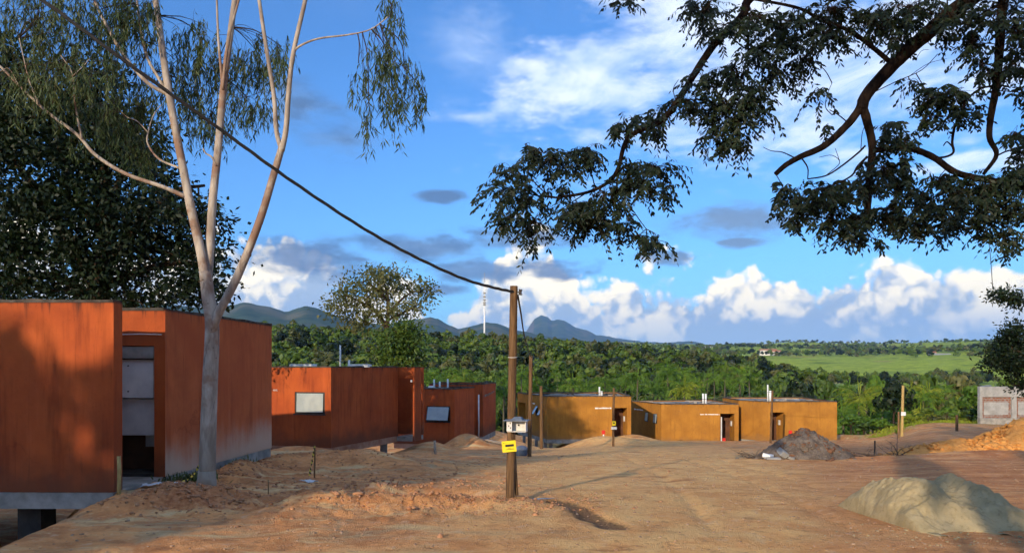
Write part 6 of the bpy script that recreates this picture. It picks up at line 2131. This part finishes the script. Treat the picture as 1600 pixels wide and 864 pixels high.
# further poles
random.seed(8)
r2, _, t2 = wood_pole('second, thinner wooden pole just right of the central pole', 829.5, 556, 827, 21.0, 0.058, 'thin wooden poles')
r3, _, t3 = wood_pole('third wooden pole, in front of the tilted windows of the left ochre house', 845.5, 603, 846, 32.5, 0.075, 'thin wooden poles')
r4, _, t4 = wood_pole('thin wooden pole carrying a small yellow sign by the left ochre doorway', 959, 606, 958, 38.0, 0.062, 'thin wooden poles')
r5, _, t5 = wood_pole('thin wooden pole before the right ochre doorway', 1207, 610, 1204, 44.0, 0.068, 'thin wooden poles')
r6, _, t6 = wood_pole('wooden pole with a white plate at the terrace edge on the right', 1411, 602, 1409, 46.0, 0.085, 'thin wooden poles', m='wood_yellow')
wood_pole('short dark post left of the brick building', 1495, 648, 1495, 41.0, 0.075, None, (), 'fence_post', 'pole')
wood_pole('thin dark iron post between rubble heap and clay heap', 1367, 688, 1366, 19.8, 0.022, None, (), 'iron_post', 'wire')
wood_pole('short pale stake beside the taller pole at the terrace edge', 1404, 643, 1404, 45.5, 0.055, None, (), 'wooden_stake', 'wood')
sign_board('small yellow sign on the thin pole by the left ochre doorway', 959, 661, 38.0, 0.20, 0.24, 0.0, [(-0.2, 0.2, -0.1, 0.25)])
sign_board('small white plate under the little yellow sign', 959, 668.5, 38.0, 0.31, 0.14, 0.0, [], m='pvc', name='plate')
sign_board('small white plate on the pole at the terrace edge', 1410, 646, 46.0, 0.30, 0.24, 0.0, [], -0.12, m='pvc', name='plate')


def cable(name, label, pts, r, n=8, twist=0, group=None, sides=6):
    mb = MB()
    s = spline(pts, n)
    if twist:
        for ph in (0, 2.09, 4.19):
            q = []
            for i, p in enumerate(s):
                a = i * 0.24 + ph
                q.append((p[0] + math.cos(a) * r * 0.9, p[1], p[2] + math.sin(a) * r * 0.9))
            mb.tube(q, r, sides)
    else:
        mb.tube(s, r, sides)
    o = mb.build(name, M['wire'])
    tag(o, label, 'cable', group)


pts = []
for (px, py), D in zip([(-40, -65), (65, 0), (190, 92), (345, 203), (450, 279), (560, 352), (640, 397), (720, 434), (770, 449), (803, 456)], [6.9, 7.1, 7.35, 7.8, 8.15, 8.6, 8.95, 9.35, 9.6, 9.76]):
    p = P(px, py, D); pts.append((p.x, p.y, p.z))
cable('power_cable', 'thick twisted black cable sagging from the upper left to the central pole', pts, 0.0110, 24, 1)
a = P(809, 461, 9.78)
s2 = (t2.x, t2.y, t2.z - 0.03)
cable('power_cable', 'black cable dropping from the central pole to the thinner pole behind', [(a.x, a.y, a.z), tuple(P(814, 490, 11.5)), tuple(P(820, 528, 15.5)), s2], 0.014, 8, 0)
def span(ta, tb, sag, label, dz=-0.08):
    a = np.array([ta.x, ta.y, ta.z + dz]); b = np.array([tb.x, tb.y, tb.z + dz]); m = (a + b) / 2 - np.array([0, 0, sag])
    cable('service_wire', label, [tuple(a), tuple(m), tuple(b)], 0.011, 8, 0, 'thin wires between the poles')
span(t2, t3, 0.25, 'thin wire from the second to the third wooden pole')
span(t3, t4, 0.35, 'thin wire above the roof of the left ochre house')
span(t4, t5, 0.5, 'thin wire running along above the middle ochre roof')
span(t5, t6, 0.5, 'thin wire from the right ochre doorway to the terrace-edge pole')
a = P(1545, 376, 8.0); b = P(1551, 450, 8.0)
cable('hanging_vine', 'thin dark vine hanging straight down from the overhanging tree', [tuple(a), tuple((a + b) / 2 + Vector((0.004, 0, 0))), tuple(b)], 0.0035, 4, 0)


# blue bin behind the pole
def bin_():
    D = 22.0
    x = P(815, 0, D).x; z = gh(x, D)
    root = empty('waste_bin', (x, D, z))
    tag(root, 'dark blue bin with domed lid behind the central pole', 'bin')
    def ringed(prof, sides=20):
        mb = MB(); n = sides
        vs = [(math.cos(2 * math.pi * k / n) * r, math.sin(2 * math.pi * k / n) * r, zz) for r, zz in prof for k in range(n)]
        fs = [(i * n + k, i * n + (k + 1) % n, (i + 1) * n + (k + 1) % n, (i + 1) * n + k) for i in range(len(prof) - 1) for k in range(n)]
        mb.add(vs, fs, True); return mb
    ringed([(0.0, -0.02), (0.16, -0.02), (0.185, 0.10), (0.195, 0.20)]).build('body', M['bluebin'], root)
    ringed([(0.205, 0.195), (0.212, 0.21), (0.205, 0.225), (0.15, 0.29), (0.07, 0.325), (0.0, 0.33)]).build('lid', M['slate'], root)
    t = text_mesh('LIXO', 0.085, M['pvc'], root, Matrix.Translation((0, -0.198, 0.10)) @ Matrix.Rotation(math.radians(90), 4, 'X'), bold=True)


bin_()


# ------------------------------------------------------------------ stakes, tape, markers, plank
def stake(label, px, row_top, D, r=0.018, lean=0.0, m='wood', name='wooden_stake'):
    x = P(px, 0, D).x; z = gh(x, D); t = P(px + lean, row_top, D)
    mb = MB(); mb.tube([(x, D, z - 0.15), ((x + t.x) / 2 + 0.004, D, (z + t.z) / 2), (t.x, D, t.z)], [r, r * 0.95, r * 0.8], 6)
    o = mb.build(name, M[m]); tag(o, label, 'stake')
    return o


stake('small thin stake in the bare soil right of the pale tree', 419, 749, 10.6, 0.009)
stake('stake wrapped in hazard tape on the earth mound', 491, 695, 13.2, 0.016, 1)
stake('pale stake at the edge of the mound below the third red house', 680, 688, 21.0, 0.045, -1, 'board')
M['tape'] = mat('yellow and black tape', lambda g, bs: g.put(bs.inputs['Base Color'], g.mix(g.m('GREATER_THAN', g.m('SINE', g.m('MULTIPLY', g.m('ADD', g.xyz(geopos(g))[2], g.xyz(geopos(g))[0]), 75.0)), 0.2), (0.60, 0.46, 0.06), (0.035, 0.03, 0.025))), 0.5, 0.3)


def tape(name, label, pts, w):
    mb = MB(); s = spline(pts, 8); vs = []
    for i, p in enumerate(s):
        a = i * 0.5
        vs += [tuple(p + np.array([math.cos(a) * w, math.sin(a) * w * 0.6, w * 0.3])), tuple(p - np.array([math.cos(a) * w, math.sin(a) * w * 0.6, w * 0.3]))]
    mb.add(vs, [(2 * i, 2 * i + 1, 2 * i + 3, 2 * i + 2) for i in range(len(s) - 1)], True)
    o = mb.build(name, M['tape']); tag(o, label, 'tape')


x = P(491, 0, 13.15).x; z = gh(x, 13.15)
tape('hazard_tape', 'yellow and black tape hanging from the stake on the mound', [tuple(P(491.5, 697, 13.16)), tuple(P(489, 712, 13.14)), tuple(P(486, 728, 13.10)), (x - 0.10, 13.05, z + 0.02), (x - 0.3, 12.9, gh(x - 0.3, 12.9) + 0.02)], 0.018)
x = P(303, 0, 11.6).x; z = gh(x, 11.6)
tape('hazard_tape', 'crumpled tape with weeds at the foot of the red wall', [(x + 0.12, 11.75, z + 0.42), (x + 0.02, 11.7, z + 0.22), (x - 0.1, 11.6, z + 0.05), (x - 0.3, 11.5, z + 0.03)], 0.028)


def rag(px, py, D, sx, sy, label):
    x = P(px, 0, D).x
    n = 14
    u = np.linspace(-1, 1, n); U, W = np.meshgrid(u, u)
    X = x + U * sx * (1 + 0.2 * np.sin(W * 3)); Y = D + W * sy * (1 + 0.2 * np.sin(U * 4))
    Z = ground_h(X, Y) + 0.015 + 0.05 * fbm(X / 0.07, Y / 0.07, 3, 3)
    i = np.arange(n - 1)[:, None] * n; j = np.arange(n - 1)[None, :]
    me = np_mesh('plastic_sheet', np.stack([X, Y, Z], -1).reshape(-1, 3), np.stack([i + j, i + j + 1, i + n + j + 1, i + n + j], -1).reshape(-1, 4), M['rag'], True)
    o = link(bpy.data.objects.new('plastic_sheet', me)); tag(o, label, 'sheet')
    so_ = o.modifiers.new('thickness', 'SOLIDIFY'); so_.thickness = 0.004


rag(482, 751, 12.3, 0.13, 0.13, 'scrap of white plastic beside the taped stake')
rag(270, 745, 11.4, 0.10, 0.08, 'pale scrap on the ground before the door niche')
rag(235, 748, 11.3, 0.14, 0.10, 'flattened pale sheet at the threshold of the door niche')

for px, row, D, lab in [(943, 672, 44.0, 'red-topped white marker by the left ochre house'), (1131, 684, 48.5, 'red-topped white marker below the middle ochre doorway'), (1235, 672, 48.0, 'red-topped white marker on the wall of the right ochre house')]:
    x = P(px, 0, D).x; z = gh(x, D); t = P(px, row, D)
    root = empty('survey_marker', (x, D, z)); tag(root, lab, 'marker', 'red-topped markers')
    h = t.z - z
    MB().tube([(0, 0, -0.2), (0, 0, h - 0.22)], 0.045, 8).build('post', M['pvc'], root)
    mb = MB(); mb.bevbox((-0.11, -0.06, h - 0.25), (0.11, 0.06, h), 0.02); mb.build('head', M['red_paint'], root)

mb = MB(); a = P(741, 684, 37.5); b = P(788, 694, 30.0)
mb.add([tuple(a + Vector((0, -0.12, 0))), tuple(b + Vector((0, -0.12, 0))), tuple(b + Vector((0.05, 0.12, 0))), tuple(a + Vector((0, 0.12, 0))), tuple(a + Vector((0, -0.12, 0.06))), tuple(b + Vector((0, -0.12, 0.06))), tuple(b + Vector((0.05, 0.12, 0.06))), tuple(a + Vector((0, 0.12, 0.06)))],
       [(3, 2, 1, 0), (4, 5, 6, 7), (0, 1, 5, 4), (1, 2, 6, 5), (2, 3, 7, 6), (3, 0, 4, 7)])
o = mb.build('gangplank', M['board']); tag(o, 'long grey plank bridging from the third red house to the dirt', 'plank')


# ------------------------------------------------------------------ weeds
def weeds(name, label, px, D, n, h, spread, leaf):
    x = P(px, 0, D).x
    c = np.stack([x + RNG.normal(size=n) * spread, D + RNG.normal(size=n) * spread * 0.6, np.zeros(n)], -1)
    c[:, 2] = ground_h(c[:, 0], c[:, 1]) - 0.01
    d = unit(np.stack([RNG.normal(size=n) * 0.6, RNG.normal(size=n) * 0.6, np.ones(n)], -1))
    V, Fq = leaf_quads(c, d, side_of(d), RNG.uniform(0.4, 1.2, n) * h, h * 0.14, 0.5)
    me = np_mesh(name, V, Fq, M[leaf])
    o = link(bpy.data.objects.new(name, me)); tag(o, label, 'weeds', None, 'stuff')


weeds('weeds', 'tuft of weeds at the foot of the nearest red wall', 296, 12.0, 260, 0.20, 0.22, 'olive_leaf')
weeds('weeds', 'dry grass along the foot of the red side wall', 345, 14.2, 300, 0.15, 0.3, 'olive_leaf')
n = 2600
x = RNG.uniform(25.2, 38, n); y = np.interp(x, [25, 27.5, 30, 38], [50.0, 51.2, 53.5, 59.0]) + RNG.normal(size=n) * 0.8
c = np.stack([x, y, ground_h(x, y)], -1)
d = unit(np.stack([RNG.normal(size=n) * 0.5, RNG.normal(size=n) * 0.5, np.ones(n)], -1))
V, Fq = leaf_quads(c, d, side_of(d), RNG.uniform(0.1, 0.4, n), 0.05, 0.5)
o = link(bpy.data.objects.new('grass', np_mesh('grass', V, Fq, M['yellow_leaf']))); tag(o, 'thin grass along the edge of the terrace', 'grass', None, 'stuff')


# ------------------------------------------------------------------ far houses and the radio mast
def far_house(px, row, D, w, h, dp, label, roofm, nwin):
    p = P(px, row, D)
    z = gh(p.x, p.y)
    root = empty('far_house', (p.x, p.y, min(z, p.z)), random.uniform(-0.3, 0.3))
    tag(root, label, 'house', 'white houses on the far slopes')
    b = max(0.0, p.z - min(z, p.z))
    mb = MB(); mb.box((-w / 2, -dp / 2, 0), (w / 2, dp / 2, b + h)); mb.build('wall', M['white_paint'], root)
    mb = MB(); e = 0.6; zt = b + h + 0.02
    mb.add([(-w / 2 - e, -dp / 2 - e, zt), (w / 2 + e, -dp / 2 - e, zt), (w / 2 + e, dp / 2 + e, zt), (-w / 2 - e, dp / 2 + e, zt), (-w / 2 - e, 0, zt + h * 0.4), (w / 2 + e, 0, zt + h * 0.4)],
           [(3, 2, 1, 0), (0, 1, 5, 4), (2, 3, 4, 5), (0, 4, 3), (1, 2, 5)])
    mb.build('roof', M[roofm], root)
    for k in range(nwin):
        x = -w / 2 + w * (k + 0.5) / nwin
        mb = MB(); mb.box((x - w / nwin * 0.22, -dp / 2 - 0.06, b + h * 0.35), (x + w / nwin * 0.22, -dp / 2 - 0.01, b + h * 0.8)); mb.build('window', M['dark_metal'], root)


M['tile'] = simple('clay tile roof', (0.28, 0.11, 0.06), (0.40, 0.19, 0.11), 0.4, 0.9, 0.0)
random.seed(12)
for px, row, D, w, h, lab, rm, nw in [(1468, 562, 930, 26, 6, 'long white shed above the pasture, left of the pair', 'block', 6), (1536, 562, 960, 28, 6, 'long white shed near the dark tree at the right edge', 'block', 6), (1457, 558, 1010, 9, 6, 'small white house just behind the left shed', 'tile', 2),
                                      (1200, 553, 1150, 26, 6, 'white house at the left end of the pasture', 'tile', 4), (1213, 554, 1100, 12, 5, 'small low white house beside the pasture treeline', 'tile', 2), (1447, 543, 1900, 20, 7, 'white house on the far ridge above the sheds', 'tile', 3), (1462, 544, 1850, 14, 7, 'smaller white house on the far ridge', 'tile', 2),
                                      (1497, 541, 1950, 26, 8, 'broad white house on the ridge towards the right', 'block', 4), (1530, 540, 2000, 34, 8, 'wide pale block on the ridge at far right', 'block', 5), (1552, 541, 2050, 22, 8, 'pale house at the right end of the ridge', 'tile', 3), (1105, 545, 2000, 40, 7, 'pale buildings at the foot of the blue peak', 'block', 6), (1380, 546, 1800, 20, 6, 'pale house in the treeline above the middle of the pasture', 'tile', 3)]:
    far_house(px, row, D, w, h, w * 0.45, lab, rm, nw)


def mast():
    D = 400.0
    b = P(757, 532, D); z = gh(b.x, b.y)
    root = empty('radio_mast', (b.x, b.y, z)); tag(root, 'tall thin white radio mast rising from the wooded ridge', 'mast')
    zt = P(0, 428, D).z - z; zs = P(0, 478, D).z - z
    MB().tube([(0, 0, -1), (0, 0, zs * 0.6), (0, 0, zs)], [0.62, 0.5, 0.42], 10).build('tower', M['pvc'], root)
    MB().tube([(0, 0, zs + 0.01), (0, 0, zt - 5)], [0.26, 0.18], 8).build('upper_pole', M['pvc'], root)
    MB().tube([(0, 0, zt - 4.99), (0, 0, zt + 1)], [0.10, 0.05], 6).build('aerial', M['block'], root)
    for k, f in enumerate((0.02, 0.10, 0.22, 0.36, 0.52)):
        zz = zs + (zt - 5 - zs) * f
        mb = MB()
        mb.bevbox((-0.75, -0.75, zz), (0.75, 0.75, zz + 0.9), 0.2); mb.build('antenna', M['block'], root)


mast()

# ------------------------------------------------------------------ the trees behind the viewer that shade the foreground
random.seed(17)
GS = 'trees behind the viewer'
for k in range(19):
    x = -33.0 + k * 0.96 + random.uniform(-0.4, 0.4)
    y = -12 + random.uniform(-2.0, 1.0)
    hh = random.uniform(9.5, 10.2)
    place_tree('shade_tree', x, y, random.uniform(0.5, 0.62), hh / 9.4, random.randrange(6), 'forest_leaf', nth(k, 'leafy trees in the row behind the viewer'), GS)
for k in range(9):
    place_tree('shade_shrub', -31.5 + k * 1.7, -11.5, 0.5, random.uniform(0.5, 0.62), random.randrange(6), 'forest_leaf', nth(k, 'broad shrubs in the row behind the viewer'), 'shrubs behind the viewer')
place_tree('stripe_shadow_tree', -2.20, -6.2, 0.20, 0.85, 0, 'dark_leaf', 'slim columnar tree added behind the viewer for the shadow stripe', None)  # added out of view to cast the stripe across the sand heap
place_tree('shade_tree', 1.0, -6.5, 0.36, 0.78, 2, 'forest_leaf', 'small round tree added behind the viewer on the right for its shadow', None)  # added out of view to cast the second shadow band

# ------------------------------------------------------------------ air
def build_haze():
    mb = MB()
    mb.box((-17000, -4000, -260), (17000, 17000, 1150))
    m = bpy.data.materials.new('air')
    m.use_nodes = True
    t = m.node_tree
    t.nodes.clear()
    out = t.nodes.new('ShaderNodeOutputMaterial')
    v = t.nodes.new('ShaderNodeVolumePrincipled')
    v.inputs['Color'].default_value = (0.28, 0.54, 1.0, 1)
    v.inputs['Density'].default_value = 6.5e-5
    v.inputs['Anisotropy'].default_value = 0.0
    t.links.new(v.outputs[0], out.inputs['Volume'])
    o = mb.build('haze', m)
    tag(o, 'pale blue air between the site and the far mountains', 'haze', kind='stuff')


build_haze()
